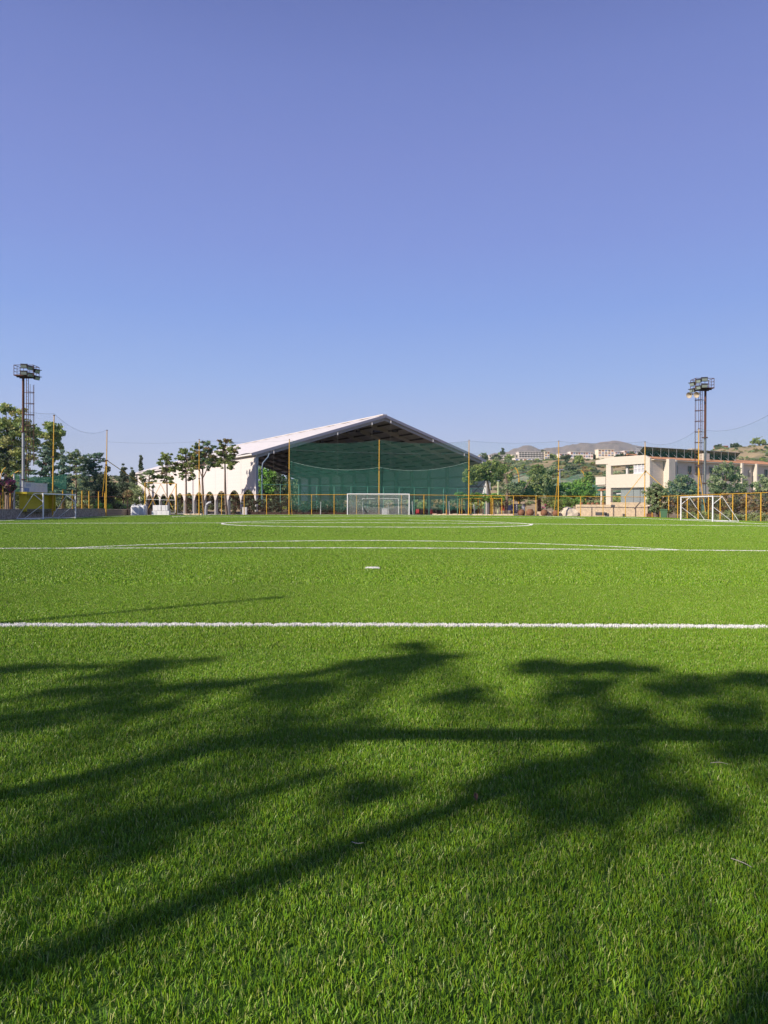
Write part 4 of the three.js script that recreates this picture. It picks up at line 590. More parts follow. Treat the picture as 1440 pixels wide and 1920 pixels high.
  const hb = thing('dark_hedge', 'dark brown clipped hedge behind the fence and far goal', 'hedge', [0, 90.4, -0.3]); part('foliage', leaves(4401, Array.from({ length: 14 }, (_, i) => [-16.8 + i * 1.25, 1.15 + 0.25 * Math.sin(i * 2.1), 0, 0.95, 1.15, 0.5]), 9000, 0.13, [...PAL.dark, [0.06, 0.035, 0.02], [0.07, 0.045, 0.025]]), M.leaf, hb).userData.kind = 'stuff';
  part('low_board', box(17.5, 0.5, 0.06, -8.2, 0.3, 0.6), mat(0.1, 0.055, 0.04, 0.9, { map: rough }), hb);
}
// ---------------------------------------------------------------- pergola and hillside courts
{
  const pg = thing('pergola', 'yellow steel pergola draped with green vine behind the fence', 'pergola', [0, 89.9, -0.3]), xs = [866, 883, 902, 924, 941].map((x) => hx(x, 90)), yT = 2.35;
  for (const x of xs) for (const z of [0, -2.6]) part('post', bar([x, 0, z], [x, yT, z], 0.055), M.yellow, pg); for (const z of [0, -2.6]) part('beam', bar([xs[0], yT, z], [xs[4], yT, z], 0.045), M.yellow, pg); for (const x of xs) part('beam', bar([x, yT + 0.05, 0.2], [x, yT + 0.05, -2.8], 0.035), M.yellow, pg); part('brace', bar([xs[1], 0.2, 0.05], [xs[2], 1.9, 0.05], 0.025), M.greenPipe, pg);
  const vine = thing('grape_vine', 'leafy green vine spreading over the yellow pergola', 'vine', [0, 89.9, -0.3]); part('foliage', leaves(4501, [864, 872, 885, 897, 908, 920, 931, 940].map((x, i) => [hx(x, 90), yT + 0.35 - (i % 3) * 0.2, -0.6 - (i % 2), 0.75, 0.42, 0.9]), 3600, 0.13, PAL.bright), M.leaf, vine).userData.kind = 'stuff'; part('stem', [bar([hx(866, 90), 0, -0.2], [hx(868, 90), 2.4, -0.4], 0.05), bar([hx(930, 90), 0, -0.2], [hx(925, 90), 2.4, -0.4], 0.05)], M.bark, vine);
  const corner = thing('corner_column', 'pale green and yellow painted column at the hall corner', 'column', [hx(934, 91), 91, -0.3]); part('shaft', bar([0, 0, 0], [0, 4.6, 0], 0.1, 10), mat(0.5, 0.55, 0.3, 0.6), corner); part('cap', box(0.3, 0.1, 0.3, 0, 4.65, 0), M.grey, corner);
  // banner panels under the trees
  const cv = document.createElement('canvas'); cv.width = 256; cv.height = 128; const c = cv.getContext('2d'); c.fillStyle = '#6f7078'; c.fillRect(0, 0, 256, 128); c.fillStyle = '#c9cad2'; for (let i = 0; i < 9; i++) { c.fillRect(16 + i * 25, 20 + (i % 3) * 6, 14, 12); c.fillRect(20 + i * 24, 56 + (i % 2) * 14, 8, 40); } c.fillRect(90, 44, 140, 8);
  const tx = new THREE.CanvasTexture(cv); tx.colorSpace = THREE.SRGBColorSpace;
  const bn = thing('banner', 'grey banner with pale marks hung under the trees', 'banner', [hx(972, 93), 93, -0.3]); part('cloth', box(1.9, 1.25, 0.03, 0, 1.1, 0), mat(1, 1, 1, 0.8, { map: tx }), bn); for (const s of [-1, 1]) part('post', bar([s * 1.0, 0, 0], [s * 1.0, 1.8, 0], 0.04), M.yellow, bn);
  const b2 = thing('banner', 'red and blue banner on the fence behind a tree trunk', 'banner', [hx(949, 92), 92, -0.3]); part('cloth', [box(0.5, 0.75, 0.03, -0.45, 1.2, 0)], mat(0.45, 0.06, 0.05, 0.8), b2); part('cloth', [box(0.5, 0.7, 0.03, 0.45, 1.2, 0)], mat(0.2, 0.26, 0.45, 0.8), b2); for (const s of [-1, 1]) part('post', bar([s * 0.75, 0, -0.05], [s * 0.75, 1.7, -0.05], 0.03), M.rust, b2);
  for (const [x, d, yt, s] of [[969, 125, 876, -1], [1094, 125, 881.5, -1]]) { const q = thing('curved_pole', 'yellow net pole with bent tip at the court below the hill', 'pole', [hx(x, d) + 0.4, d, -0.3], 0, 'bent yellow poles of the court below the hill'), h = hy(yt, x, d) + 0.3; part('shaft', limb([[0, 0, 0], [0, h - 2.6, 0], [-0.05, h - 1.6, 0], [s * 0.3, h - 0.6, 0], [s * 0.75, h, 0]], [0.1, 0.1, 0.1, 0.1, 0.09], 8), M.yellow, q); part('collar', box(0.26, 0.14, 0.26, 0, h - 2.6, 0), M.rust, q); }
  const cn = thing('ball_net', 'pale green net around the court below the hill', 'net', [hx(960, 127), 127, 0]); part('netting', grid((u, v) => [22 * u, 3.2 + (3.6 + 0.7 * Math.sin(u * 13) - 0.4) * v, -1 - 2 * u], 24, 4, [80, 16]), netMat(0.12, 0.32, 0.26, 0.22), cn);
  for (let k = 0; k < 4; k++) part('strand', cable([0, 3.7 + k * 0.85, 0], [22, 3.7 + k * 0.75, -2.6], 0.35 - 0.1 * k, 0.03), mat(0.4, 0.55, 0.45, 0.7), cn);
  const lp = thing('lamp_post', 'grey street lamp post with a flat arm by the court', 'lamp', [hx(1050, 130), 130, -0.3]); part('shaft', bar([0, 0, 0], [0, hy(880, 1050, 130) + 0.3, 0], 0.09), M.grey, lp); part('arm', box(1.3, 0.1, 0.25, 0.1, hy(880, 1050, 130) + 0.3, 0), M.grey, lp);
  // court furniture inside the hall: red and dark chairs by the far side
  for (let k = 0; k < 7; k++) { const d = 95 + (k % 2), x = 783 + k * 9.5, t = thing('plastic_chair', k % 3 === 0 ? 'red plastic chair under the hall roof' : 'dark plastic chair under the hall roof', 'chair', [hx(x, d), d, -0.3], 0.3 * k, k % 3 === 0 ? 'red chairs in the hall' : 'dark chairs in the hall'), m = k % 3 === 0 ? mat(0.45, 0.05, 0.06, 0.6) : mat(0.06, 0.035, 0.035, 0.7); part('seat', rbox(0.45, 0.05, 0.45, 0.02, 0, 0.45, 0), m, t); part('backrest', rbox(0.45, 0.5, 0.05, 0.02, 0, 0.75, -0.2), m, t); for (const [a, c] of [[-1, -1], [1, -1], [-1, 1], [1, 1]]) part('leg', bar([a * 0.22, 0, c * 0.22], [a * 0.19, 0.45, c * 0.19], 0.02, 6), m, t); }
}
// ---------------------------------------------------------------- houses on the hill and beyond
function farHouse(label, x0, x1, yt, yb, floors, cols, color, style = 0, D = RIDGE_D - 30) {
  const k = D / F, w = (x1 - x0) * k, h = (yb - yt) * k + 4, X = hx((x0 + x1) / 2, D), y0 = hy(yb, x0, D) - 4, t = thing('hill_house', label, 'house', [X, D, y0], 0.12), fh = (h - 4) / floors, dp = Math.max(8, w * 0.35), wm = mat(...color, 0.85);
  part('wall', box(w, h, dp, 0, h / 2, 0), wm, t); part('roof_slab', box(w + 0.6, 0.35, dp + 1.2, 0, h + 0.18, 0), wm, t);
  const ww = w / cols, wg = new THREE.BoxGeometry(ww * 0.62, fh * 0.55, 0.2), dk = mat(0.1, 0.09, 0.1, 0.5), bl = mat(0.16, 0.2, 0.4, 0.6), rd = mat(0.3, 0.1, 0.07, 0.7);
  for (let f = 0; f < floors; f++) {
    for (let c = 0; c < cols; c++) { const m = new THREE.Mesh(wg, style === 1 ? [bl, rd, dk][(c * 2 + f) % 3] : dk); m.name = 'window'; m.position.set(-w / 2 + (c + 0.5) * ww, 4 + (f + 0.52) * fh, dp / 2 + 0.05); t.add(m); }
    if (style === 0) part('balcony', box(w * 0.96, fh * 0.24, 0.8, 0, 4 + f * fh + fh * 0.14, dp / 2 + 0.5), wm, t);
  }
}
farHouse('small pale house at the wooded end of the hill', 897, 905, 855, 861, 1, 2, [0.6, 0.54, 0.48], 1);
farHouse('low white hotel wing beside dark trees on the hill', 914, 953, 854, 863, 2, 7, [0.72, 0.66, 0.6]);
farHouse('long three-storey hotel with balcony rows on the hill', 969, 1018, 848, 859, 3, 9, [0.6, 0.54, 0.5]);
farHouse('plain cream end block of the balcony hotel', 1018.5, 1028, 847.5, 861, 3, 2, [0.75, 0.66, 0.5], 1);
farHouse('white ground floor wing below the balcony hotel', 962, 1010, 859.5, 868, 1, 6, [0.76, 0.72, 0.66], 1, RIDGE_D - 60);
farHouse('small cream wing joined to the balcony hotel', 958, 968.5, 853, 860, 1, 2, [0.72, 0.63, 0.5], 1);
farHouse('white terrace house with blue shutters on the hill', 1046, 1065, 851, 859, 2, 4, [0.75, 0.68, 0.64], 1);
farHouse('white and brick terrace of flats with coloured doors', 1066, 1110, 848, 858.5, 2, 9, [0.74, 0.67, 0.6], 1);
farHouse('tall cream stepped villa on the crest of the hill', 1118, 1149, 843.5, 856, 3, 5, [0.78, 0.69, 0.55], 1);
farHouse('white flats with red stair towers below the crest', 1150, 1166, 848, 855, 2, 4, [0.74, 0.66, 0.62], 1);
farHouse('wide white block with flat roof on the crest', 1167, 1196, 846, 854, 2, 6, [0.75, 0.67, 0.6], 1);
farHouse('low white block behind the solar panels', 1202, 1231, 847, 854, 1, 5, [0.76, 0.7, 0.66], 1);
farHouse('pale flat-roofed house behind the tiled roof', 1294, 1309, 842, 850, 1, 2, [0.72, 0.6, 0.45], 1);
farHouse('low house with reddish walls on the dry hill', 1343, 1363, 836.5, 842, 1, 3, [0.5, 0.24, 0.18], 1);
farHouse('tiny white house on the hill beyond the cypresses', 207, 222, 893, 897, 1, 2, [0.65, 0.57, 0.52], 1); farHouse('small pale house beside a cypress on the hill', 229, 243, 892, 897, 1, 3, [0.62, 0.54, 0.5], 1);
for (const [x, m] of [[478.5, M.steel], [490.5, mat(0.5, 0.16, 0.12, 0.6)]]) { const d = 700, y0 = hillHeight(hx(x, d), d) - 0.5, h = hy(861, x, d) - y0, t = thing('lattice_tower', x < 480 ? 'grey lattice radio tower on the skyline' : 'red and white lattice radio tower on the skyline', 'tower', [hx(x, d), d, y0]); for (const [a, c] of [[-1, -1], [1, -1], [1, 1], [-1, 1]]) part('leg', bar([a * 1.2, 0, c * 1.2], [a * 0.25, h, c * 0.25], 0.2, 4), m, t); for (let k = 1; k < 8; k++) { const s = 1.2 - 0.95 * k / 8; part('cross_bar', box(2 * s, 0.15, 2 * s, 0, h * k / 8, 0), m, t); } }
// ---------------------------------------------------------------- trees in view
function pxTree(name, label, x, d, y0, trunkRows, blobs, n, size, pal, more = {}, group) {     // trunkRows: [[column, row, radius] ...] from the ground up
  const X = hx(x, d), tr = trunkRows.map(([c, r, w]) => [hx(c, d) - X, r === null ? 0 : hy(r, c, d) - y0, 0, w]);
  return tree(name, label, { X, d, y: y0, trunk: tr, blobs: pb([X, y0], d, blobs), n, size, pal, ...more }, group);
}
// crowns built of many level sprays on alternating sides of the stem
function sprays(seed, x, top, bottom, w, n, own) {
  const r = rng(seed), out = own.map(([a, b, c, d, e, p]) => [a, b, c * 0.62, d * 0.6, (e ?? 1) * 0.9, p]);
  for (let i = 0; i < n; i++) { const t = (i + r() * 0.8) / n, wide = w * (0.25 + 0.95 * Math.sin(Math.PI * Math.min(1, 0.12 + 0.8 * t))), off = (i % 2 ? 1 : -1) * wide * (0.25 + 0.75 * r()); out.push([x + off, top + (bottom - top) * t + Math.abs(off) * 0.12, 2.2 + wide * 0.3 * r(), 1.3 + 1.6 * r(), 0.9, r() < 0.16 ? PAL.brown : undefined, (r() - 0.5) * 1.6]); }
  return out;
}
{
  // five slender trees in front of the arches
  const g = 'slender trees in front of the arched wall', o = { opt: { tight: 0.42, per: 22, flat: 0.6, hollow: 0 }, bark: M.barkPale };
  pxTree('wall_tree', 'smallest thin tree with sparse low crown before the far arches', 280, 90.2, -0.3, [[281, null, 0.09], [280.5, 925, 0.07], [280, 890, 0.03]], sprays(1960, 280, 882, 912, 14, 16, [[279, 886, 10, 7], [272, 900, 9, 5, 0.7], [290, 893, 9, 5], [284, 912, 11, 4, 0.5]]), 2400, 0.12, PAL.olive, o, g);
  pxTree('wall_tree', 'thin straight tree with layered crown behind the yellow frame', 313, 90.2, -0.3, [[314, null, 0.11], [314, 920, 0.09], [312, 855, 0.03]], sprays(2191, 313, 848, 908, 17, 26, [[310, 856, 9, 10], [317, 868, 10, 7], [303, 869, 7, 5], [325, 880, 12, 7], [300, 893, 13, 6], [317, 896, 12, 6], [321, 905, 9, 4, 0.5], [308, 880, 9, 7]]), 5200, 0.12, PAL.pine, o, g);
  pxTree('wall_tree', 'bushy tree with brownish upper twigs beside the net pole', 350, 90.3, -0.3, [[350, null, 0.14], [349.5, 910, 0.11], [349, 845, 0.03]], sprays(2450, 350, 839, 900, 19, 28, [[347, 846, 8, 9], [341, 859, 9, 7], [357, 851, 9, 6], [362, 859, 9, 6, 1, PAL.brown], [352, 871, 12, 8], [338, 877, 12, 6], [362, 875, 12, 8], [343, 893, 13, 5, 0.7], [362, 891, 9, 5, 0.6]]), 6800, 0.12, PAL.pine, o, g);
  pxTree('wall_tree', 'tall forked tree with dense dark green crown before the arches', 381, 90.2, -0.3, [[384, null, 0.17], [381, 925, 0.14], [380, 888, 0.11], [384, 850, 0.04]], sprays(2681, 383, 827, 880, 19, 28, [[389, 832, 7, 8], [376, 838, 7, 7], [392, 845, 10, 9], [380, 853, 11, 9], [396, 857, 10, 8], [387, 864, 13, 8], [374, 866, 9, 6], [402, 856, 9, 5, 1, PAL.brown], [378, 877, 11, 5, 0.7], [400, 872, 9, 6, 0.8]]), 7400, 0.12, PAL.conifer.concat(PAL.pine), { ...o, extra: [limb([[-0.05, 4.8, 0], [-0.35, 5.6, 0], [-0.5, 6.4, 0]], [0.07, 0.05, 0.03], 6), limb([[0, 4.9, 0], [0.4, 5.7, 0], [0.6, 6.6, 0]], [0.08, 0.06, 0.03], 6)] }, g);
  pxTree('wall_tree', 'tall tree with wide rusty-tinged crown nearest the hall front', 423, 90.0, -0.3, [[426, null, 0.17], [423, 930, 0.15], [422, 870, 0.1], [421, 835, 0.03]], sprays(2968, 424, 823, 880, 21, 30, [[423, 827, 8, 6, 0.8, PAL.brown], [420, 836, 8, 7, 1, PAL.brown], [432, 842, 11, 7], [441, 846, 8, 7, 1, PAL.brown], [416, 850, 13, 7], [430, 855, 13, 7], [412, 862, 12, 6], [424, 866, 14, 6], [409, 873, 8, 4], [436, 868, 9, 6], [431, 877, 9, 4, 0.5]]), 7400, 0.12, PAL.pine, o, g);
  // left bank
  pxTree('gum_tree', 'huge pale green gum tree towering behind the floodlight mast', 18, 86, 0.4, [[20, null, 0.45], [16, 880, 0.35], [22, 800, 0.15]], [[14, 768, 14, 11], [38, 778, 14, 12, 1, PAL.gumRust.concat(PAL.gum)], [10, 800, 26, 22], [45, 805, 24, 20], [62, 815, 14, 18], [25, 830, 34, 20], [52, 845, 26, 22], [-10, 850, 30, 40, 1, PAL.dark.concat(PAL.gum)], [-40, 820, 40, 50], [20, 872, 30, 22, 1, PAL.dark.concat(PAL.gum)], [45, 885, 18, 22]], 17000, 0.2, PAL.gum, { bark: M.barkPale, opt: { tight: 0.22, per: 34 } });
  pxTree('gum_tree', 'narrow pale gum tree behind the yellow net pole', 100, 90, 0.4, [[100, null, 0.25], [100, 880, 0.2], [101, 805, 0.06]], [[93, 799, 10, 9], [106, 802, 12, 10], [113, 813, 9, 8], [85, 816, 11, 7], [100, 818, 14, 10], [108, 834, 12, 9], [92, 838, 10, 9], [100, 855, 14, 12]], 5200, 0.18, PAL.gum, { bark: M.barkPale, opt: { tight: 0.25, per: 30 } });
  const cone = (cx, top, bot, w, n) => Array.from({ length: n }, (_, i) => { const t = (i + 0.5) / n, side = i % 2 ? 1 : -1; return [cx + side * w * 0.28 * t, top + (bot - top) * t, 3 + w * 0.5 * t, (bot - top) / n * 0.75]; });
  pxTree('spruce_tree', 'blue-green conical conifer behind the dugout sign', 88, 80, 0.4, [[88, null, 0.18], [88, 890, 0.13], [87, 840, 0.03]], cone(88, 834, 928, 56, 12), 7000, 0.16, PAL.conifer, { opt: { tight: 0.26, per: 26, flat: 0.5 } });
  pxTree('dark_conifer', 'narrow dark green conifer beside the blue-green one', 119, 84, 0.4, [[119, null, 0.16], [119, 900, 0.12], [119, 852, 0.03]], cone(119, 846, 935, 32, 9), 4200, 0.16, PAL.conifer, { opt: { tight: 0.26, per: 26, flat: 0.5 } });
  pxTree('bank_pine', 'open crowned pine with pale trunk above the yellow posts', 144, 96, 0.2, [[145, null, 0.15], [144, 900, 0.11], [145, 850, 0.03]], [[133, 855, 10, 7], [145, 851, 7, 8], [140, 865, 13, 7], [156, 862, 11, 8], [133, 878, 12, 6], [148, 880, 14, 7], [138, 893, 12, 6, 0.6], [157, 897, 11, 7, 0.8], [145, 915, 11, 6, 0.6]], 4200, 0.15, PAL.conifer.concat(PAL.olive), { bark: M.barkPale, opt: { tight: 0.26, per: 28, flat: 0.55 } });
  pxTree('bank_pine', 'spreading blue-green pine leaning beside the stayed pole', 178, 98, 0.2, [[190, null, 0.16], [183, 925, 0.14], [177, 885, 0.1], [178, 855, 0.04]], [[184, 853, 9, 7], [190, 862, 9, 6], [170, 860, 11, 8], [163, 873, 13, 9], [182, 876, 14, 8], [172, 890, 15, 9], [190, 893, 12, 9], [160, 905, 12, 10], [180, 910, 15, 9]], 6000, 0.15, PAL.conifer, { opt: { tight: 0.26, per: 28, flat: 0.55 } });
  pxTree('shade_toned_pine', 'low wind-bent pine under the stayed pole with shade put into its leaf colour', 196, 96, 0.2, [[196, null, 0.16], [196, 930, 0.13], [200, 890, 0.05]], [[200, 880, 6, 8], [196, 895, 12, 8], [188, 912, 13, 10], [205, 912, 16, 9], [214, 922, 13, 6], [198, 930, 18, 12], [203, 945, 17, 12]], 5200, 0.15, PAL.dark, { opt: { tight: 0.26, per: 28 } });  // darkest palette: the shade this pine stands in is put into its leaf colour
  for (const [x, d, top, w, k] of [[232.5, 135, 874, 15, 'broad young cypress on the skyline beside the drive'], [249.5, 150, 880, 11, 'thin cypress beside the end of the arched wall'], [265.5, 175, 854, 6, 'needle-thin tall cypress rising over the arched wall']]) pxTree('cypress', k, x, d, -0.4, [[x, null, 0.2], [x, 900, 0.1], [x, top + 4, 0.03]], Array.from({ length: 9 }, (_, i) => { const t = i / 8; return [x + (i % 2 ? 1 : -1) * w * 0.08, top + 2 + (925 - top) * t, 1.2 + w * 0.5 * Math.sqrt(t), 7]; }), 2600, 0.28, PAL.cypress, { opt: { tight: 0.3, per: 22 } });
  pxTree('topiary_tree', 'small brown round-headed tree by the dark drive fence', 240.5, 88, -0.35, [[240.5, null, 0.06], [240.5, 945, 0.05], [240.5, 928, 0.03]], [[240.5, 926, 8.5, 7]], 1500, 0.09, PAL.tan.concat(PAL.brown), {});
  const ol = thing('oleander', 'oleander shrub with bright pink flowers over the bank wall', 'shrub', [hx(12, 66), 66, 0.4]); part('foliage', leaves(4601, pb([hx(12, 66), 0.4], 66, [[5, 905, 10, 8], [20, 903, 9, 8], [2, 918, 10, 9], [18, 918, 10, 8], [27, 910, 6, 9]]), 3000, 0.09, PAL.pink), M.leaf, ol).userData.kind = 'stuff'; part('stems', Array.from({ length: 9 }, (_, i) => limb([[(i - 4) * 0.15, 0, 0], [(i - 4) * 0.2, 1, 0.1], [(i - 4) * 0.28, 1.9, 0]], [0.03, 0.025, 0.012], 5)), M.bark, ol).userData.kind = 'stuff';
  for (const [x, d, n] of [[212, 92, 'a'], [222, 96, 'b'], [230, 100, 'c'], [158, 88, 'd'], [190, 87, 'e']]) bush('drive_bush', { a: 'dark rounded bush at the end of the bank wall', b: 'bright green bush behind the drive fence', c: 'dull olive bush deeper along the drive', d: 'scrubby bush between the yellow fence posts', e: 'leafy weed clump at the foot of the shade-toned pine' }[n], hx(x, d), d, -0.3, [[0, 1.1, 0, 0.9, 0.9, 0.8], [0.7, 0.8, 0, 0.7, 0.7, 0.7]], 1100, 0.13, { a: PAL.dark, b: PAL.bright, c: PAL.olive, d: PAL.brown.concat(PAL.pine), e: PAL.bright }[n]);
  // leafy belt beyond the drive and left of the arches
  for (let i = 0; i < 9; i++) { const x = -30 + i * 34, d = 118 + (i * 37) % 30; tree('belt_tree', 'dark leafy tree in the belt behind the bank', { X: hx(x, d), d, y: -0.4, trunk: [[0, 0, 0, 0.25], [0.2, 2.5, 0, 0.2], [0, 4.2, 0, 0.08]], blobs: [[0, 4.2, 0, 3.0, 1.6, 2.2], [-2, 3.2, 0.4, 2.2, 1.5, 2], [2, 3.4, -0.3, 2.2, 1.5, 2], [0, 2, 1, 3, 1.5, 2]], n: 2400, size: 0.3, pal: [PAL.dark, PAL.pine, PAL.olive][i % 3] }, 'belt of trees behind the bank'); }
  // seen through the hall
  pxTree('broadleaf_tree', 'bright green broad tree seen through the open hall', 505, 190, -0.4, [[505, null, 0.4], [505, 920, 0.35], [505, 880, 0.1]], [[507, 877, 11, 9], [492, 884, 13, 11], [516, 884, 13, 11], [500, 895, 18, 14], [520, 900, 14, 14], [484, 902, 12, 14], [505, 915, 24, 14]], 6500, 0.34, PAL.bright, {});
  for (const [x, d, top, w, k] of [[523, 186, 870, 9, 'tall dark cypress beside the bright tree beyond the hall'], [541, 200, 878, 9, 'slim cypress half behind the pole beyond the hall'], [585, 210, 893, 12, 'stout dark cypress under the far roof edge']]) pxTree('cypress', k, x, d, -0.4, [[x, null, 0.25], [x, 900, 0.12], [x, top + 4, 0.03]], Array.from({ length: 8 }, (_, i) => { const t = i / 7; return [x, top + 3 + (940 - top) * t, 1.5 + w * 0.5 * Math.sqrt(t), 8]; }), 2400, 0.36, PAL.cypress, { opt: { tight: 0.3, per: 22 } });
  for (let i = 0; i < 12; i++) { const x = 462 + i * 14, d = 178 + (i * 53) % 40, top = 890 + (i * 29) % 22; pxTree('grove_tree', 'dull green tree in the grove beyond the hall', x, d, -0.4, [[x, null, 0.25], [x, 935, 0.2], [x, top + 6, 0.05]], [[x, top + 8, 13, 9], [x - 7, top + 22, 13, 11], [x + 8, top + 24, 13, 11], [x, top + 38, 18, 11]], 2000, 0.38, [PAL.dark, PAL.olive, PAL.pine][i % 3], {}, 'grove beyond the hall'); }
  // right of the hall
  pxTree('umbrella_pine', 'umbrella pine with leaning trunk before the hall corner', 917, 92, -0.3, [[921, null, 0.2], [919, 930, 0.17], [913, 900, 0.13], [908, 880, 0.06]], [[895, 879, 15, 9], [912, 874, 15, 9], [925, 870, 11, 7], [935, 880, 12, 10], [880, 888, 12, 8], [900, 893, 16, 8], [920, 890, 17, 9], [874, 898, 8, 6, 0.7], [887, 903, 9, 6, 0.7], [938, 895, 9, 8], [922, 905, 7, 6, 0.6]], 9000, 0.13, PAL.pine, { opt: { tight: 0.26, per: 36, flat: 0.7 } });
  pxTree('bent_tree', 'old tree with one long bare branch curving sideways', 950, 91.5, -0.3, [[948, null, 0.24], [951, 935, 0.2], [951, 905, 0.17], [947, 890, 0.1]], [[945, 880, 10, 9], [957, 893, 9, 8], [955, 915, 12, 9, 1, PAL.olive], [970, 920, 12, 10, 1, PAL.olive], [1000, 884, 10, 6, 0.6], [1010, 876, 9, 6, 0.6]], 3600, 0.13, PAL.pine, { bark: M.barkPale, extra: [limb([[0.15, 3.5, 0.1], [0.75, 3.1, 0.15], [1.5, 3.0, 0.1], [2.2, 3.5, 0.05], [2.75, 4.3, 0], [3.3, 5.2, 0]], [0.14, 0.12, 0.1, 0.09, 0.07, 0.03], 8)] });
  pxTree('big_pine', 'broad dense pine rising behind the clay pots', 1010, 95, -0.3, [[1012, null, 0.3], [1011, 925, 0.25], [1010, 885, 0.1]], [[1012, 878, 12, 7], [1000, 886, 12, 8], [1025, 884, 14, 8], [1012, 896, 20, 10], [1030, 900, 14, 10], [1000, 908, 16, 10], [1020, 915, 20, 12], [1035, 922, 12, 10], [1002, 925, 16, 10]], 9500, 0.15, PAL.pine.concat(PAL.olive), { opt: { tight: 0.24, per: 34 } });
  pxTree('citrus_tree', 'dark glossy citrus tree between the bent tree and the pots', 975, 96, -0.3, [[975, null, 0.12], [975, 945, 0.1], [975, 920, 0.05]], [[965, 915, 12, 10], [980, 912, 12, 10], [990, 925, 13, 10], [970, 930, 14, 10]], 3600, 0.14, PAL.dark.concat(PAL.bright), {});
  pxTree('mulberry_tree', 'bright green flat-topped tree beside the yellow pole', 1062, 96, 1.0, [[1107, null, 0.15], [1104, 935, 0.13], [1080, 920, 0.08]], [[1048, 918, 12, 9], [1062, 912, 13, 9], [1080, 913, 15, 9], [1098, 912, 14, 9], [1070, 924, 18, 9], [1090, 925, 18, 9], [1110, 920, 9, 9], [1046, 934, 10, 10, 1]], 7500, 0.15, PAL.bright, { opt: { tight: 0.24, per: 34 } });
  pxTree('young_tree', 'taller light green tree against the hillside by the balcony', 1100, 108, 0, [[1100, null, 0.15], [1100, 920, 0.1], [1100, 895, 0.04]], [[1103, 893, 9, 8], [1110, 902, 8, 9], [1095, 905, 10, 8], [1080, 908, 8, 7]], 2600, 0.17, PAL.pine.concat(PAL.bright), {});
  for (const [x, d, k] of [[1060, 93, 'leafy shrub above the boulder'], [1085, 93.5, 'low shrub behind the terrace planters'], [1030, 93, 'rounded shrub behind the low stone wall']]) bush('terrace_shrub', k, hx(x, d), d, 0.8, [[0, 0.9, 0, 0.9, 0.8, 0.8], [0.8, 0.7, 0, 0.8, 0.6, 0.7]], 1300, 0.12, x < 1050 ? PAL.pine : PAL.bright, 'shrub');
  // bushes before the building
  const og = { opt: { tight: 0.24, per: 34 }, category: 'tree' };
  pxTree('olive_tree', 'grey-green olive tree at the corner of the cream building', 1236, 84, -0.3, [[1234, null, 0.14], [1233, 940, 0.12], [1232, 915, 0.06]], [[1232, 912, 12, 8], [1218, 922, 11, 8], [1246, 920, 12, 9], [1236, 928, 18, 9], [1220, 938, 10, 8], [1242, 940, 14, 8], [1230, 952, 14, 8], [1250, 954, 10, 8]], 6400, 0.12, PAL.olive, og);
  pxTree('tamarisk_tree', 'round deep green tree before the shaded side wall', 1283, 82, -0.3, [[1284, null, 0.16], [1283, 945, 0.14], [1282, 905, 0.06]], [[1280, 897, 15, 8], [1294, 904, 14, 9], [1266, 908, 13, 9], [1282, 916, 24, 11], [1300, 922, 13, 11], [1262, 925, 12, 10], [1284, 932, 26, 9]], 6500, 0.12, PAL.olive.concat(PAL.conifer), og);
  pxTree('tamarisk_tree', 'tallest feathery tree between mast and shaded wall', 1362, 80, -0.3, [[1362, null, 0.2], [1362, 940, 0.16], [1362, 890, 0.06]], [[1365, 873, 12, 8], [1352, 880, 13, 8], [1378, 882, 14, 9], [1362, 894, 24, 12], [1386, 900, 16, 12], [1342, 902, 14, 11], [1362, 914, 30, 12], [1392, 918, 16, 12], [1340, 922, 14, 10], [1366, 930, 30, 8]], 9000, 0.12, PAL.olive, og);
  pxTree('tamarisk_tree', 'feathery tree at the end of the hedge', 1432, 80, -0.3, [[1432, null, 0.16], [1432, 945, 0.13], [1432, 905, 0.05]], [[1428, 898, 10, 8], [1440, 902, 14, 10], [1424, 912, 13, 10], [1442, 920, 20, 12], [1460, 905, 20, 16], [1420, 928, 14, 8]], 4600, 0.12, PAL.olive, og);
  bush('green_bush', 'fresh green bush behind the mast foot', hx(1340, 78), 78, -0.3, [[0, 1.6, 0, 1.3, 1.1, 0.9], [1.2, 1.3, 0.2, 1.0, 1.0, 0.8]], 2600, 0.11, PAL.bright);
  // dry hedge and ground cover along the side fence
  const hd = thing('dry_hedge', 'tall dry brown hedge behind the yellow side fence', 'hedge', [RX + 1.7, 0, -0.3]);
  part('foliage', leaves(4701, Array.from({ length: 30 }, (_, i) => [0.2 * Math.sin(i * 1.7), 1.55 + 0.3 * Math.sin(i * 2.3), -52 - i * 1.15, 0.7, 1.15, 0.85]), 26000, 0.1, PAL.brown.concat(PAL.tan.slice(1), PAL.dark)), M.leaf, hd).userData.kind = 'stuff';
  const gc = thing('ground_cover', 'green creeping plants along the foot of the side fence', 'plants', [RX + 0.7, 0, -0.3]); part('foliage', leaves(4702, Array.from({ length: 34 }, (_, i) => [0.15 * Math.sin(i * 2.7), 0.35 + 0.1 * Math.sin(i * 1.3), -51 - i * 0.85, 0.5, 0.5 + 0.14 * Math.sin(i), 0.6]), 13000, 0.09, PAL.pine.concat(PAL.olive)), M.leaf, gc).userData.kind = 'stuff'; gc.userData.kind = 'stuff';
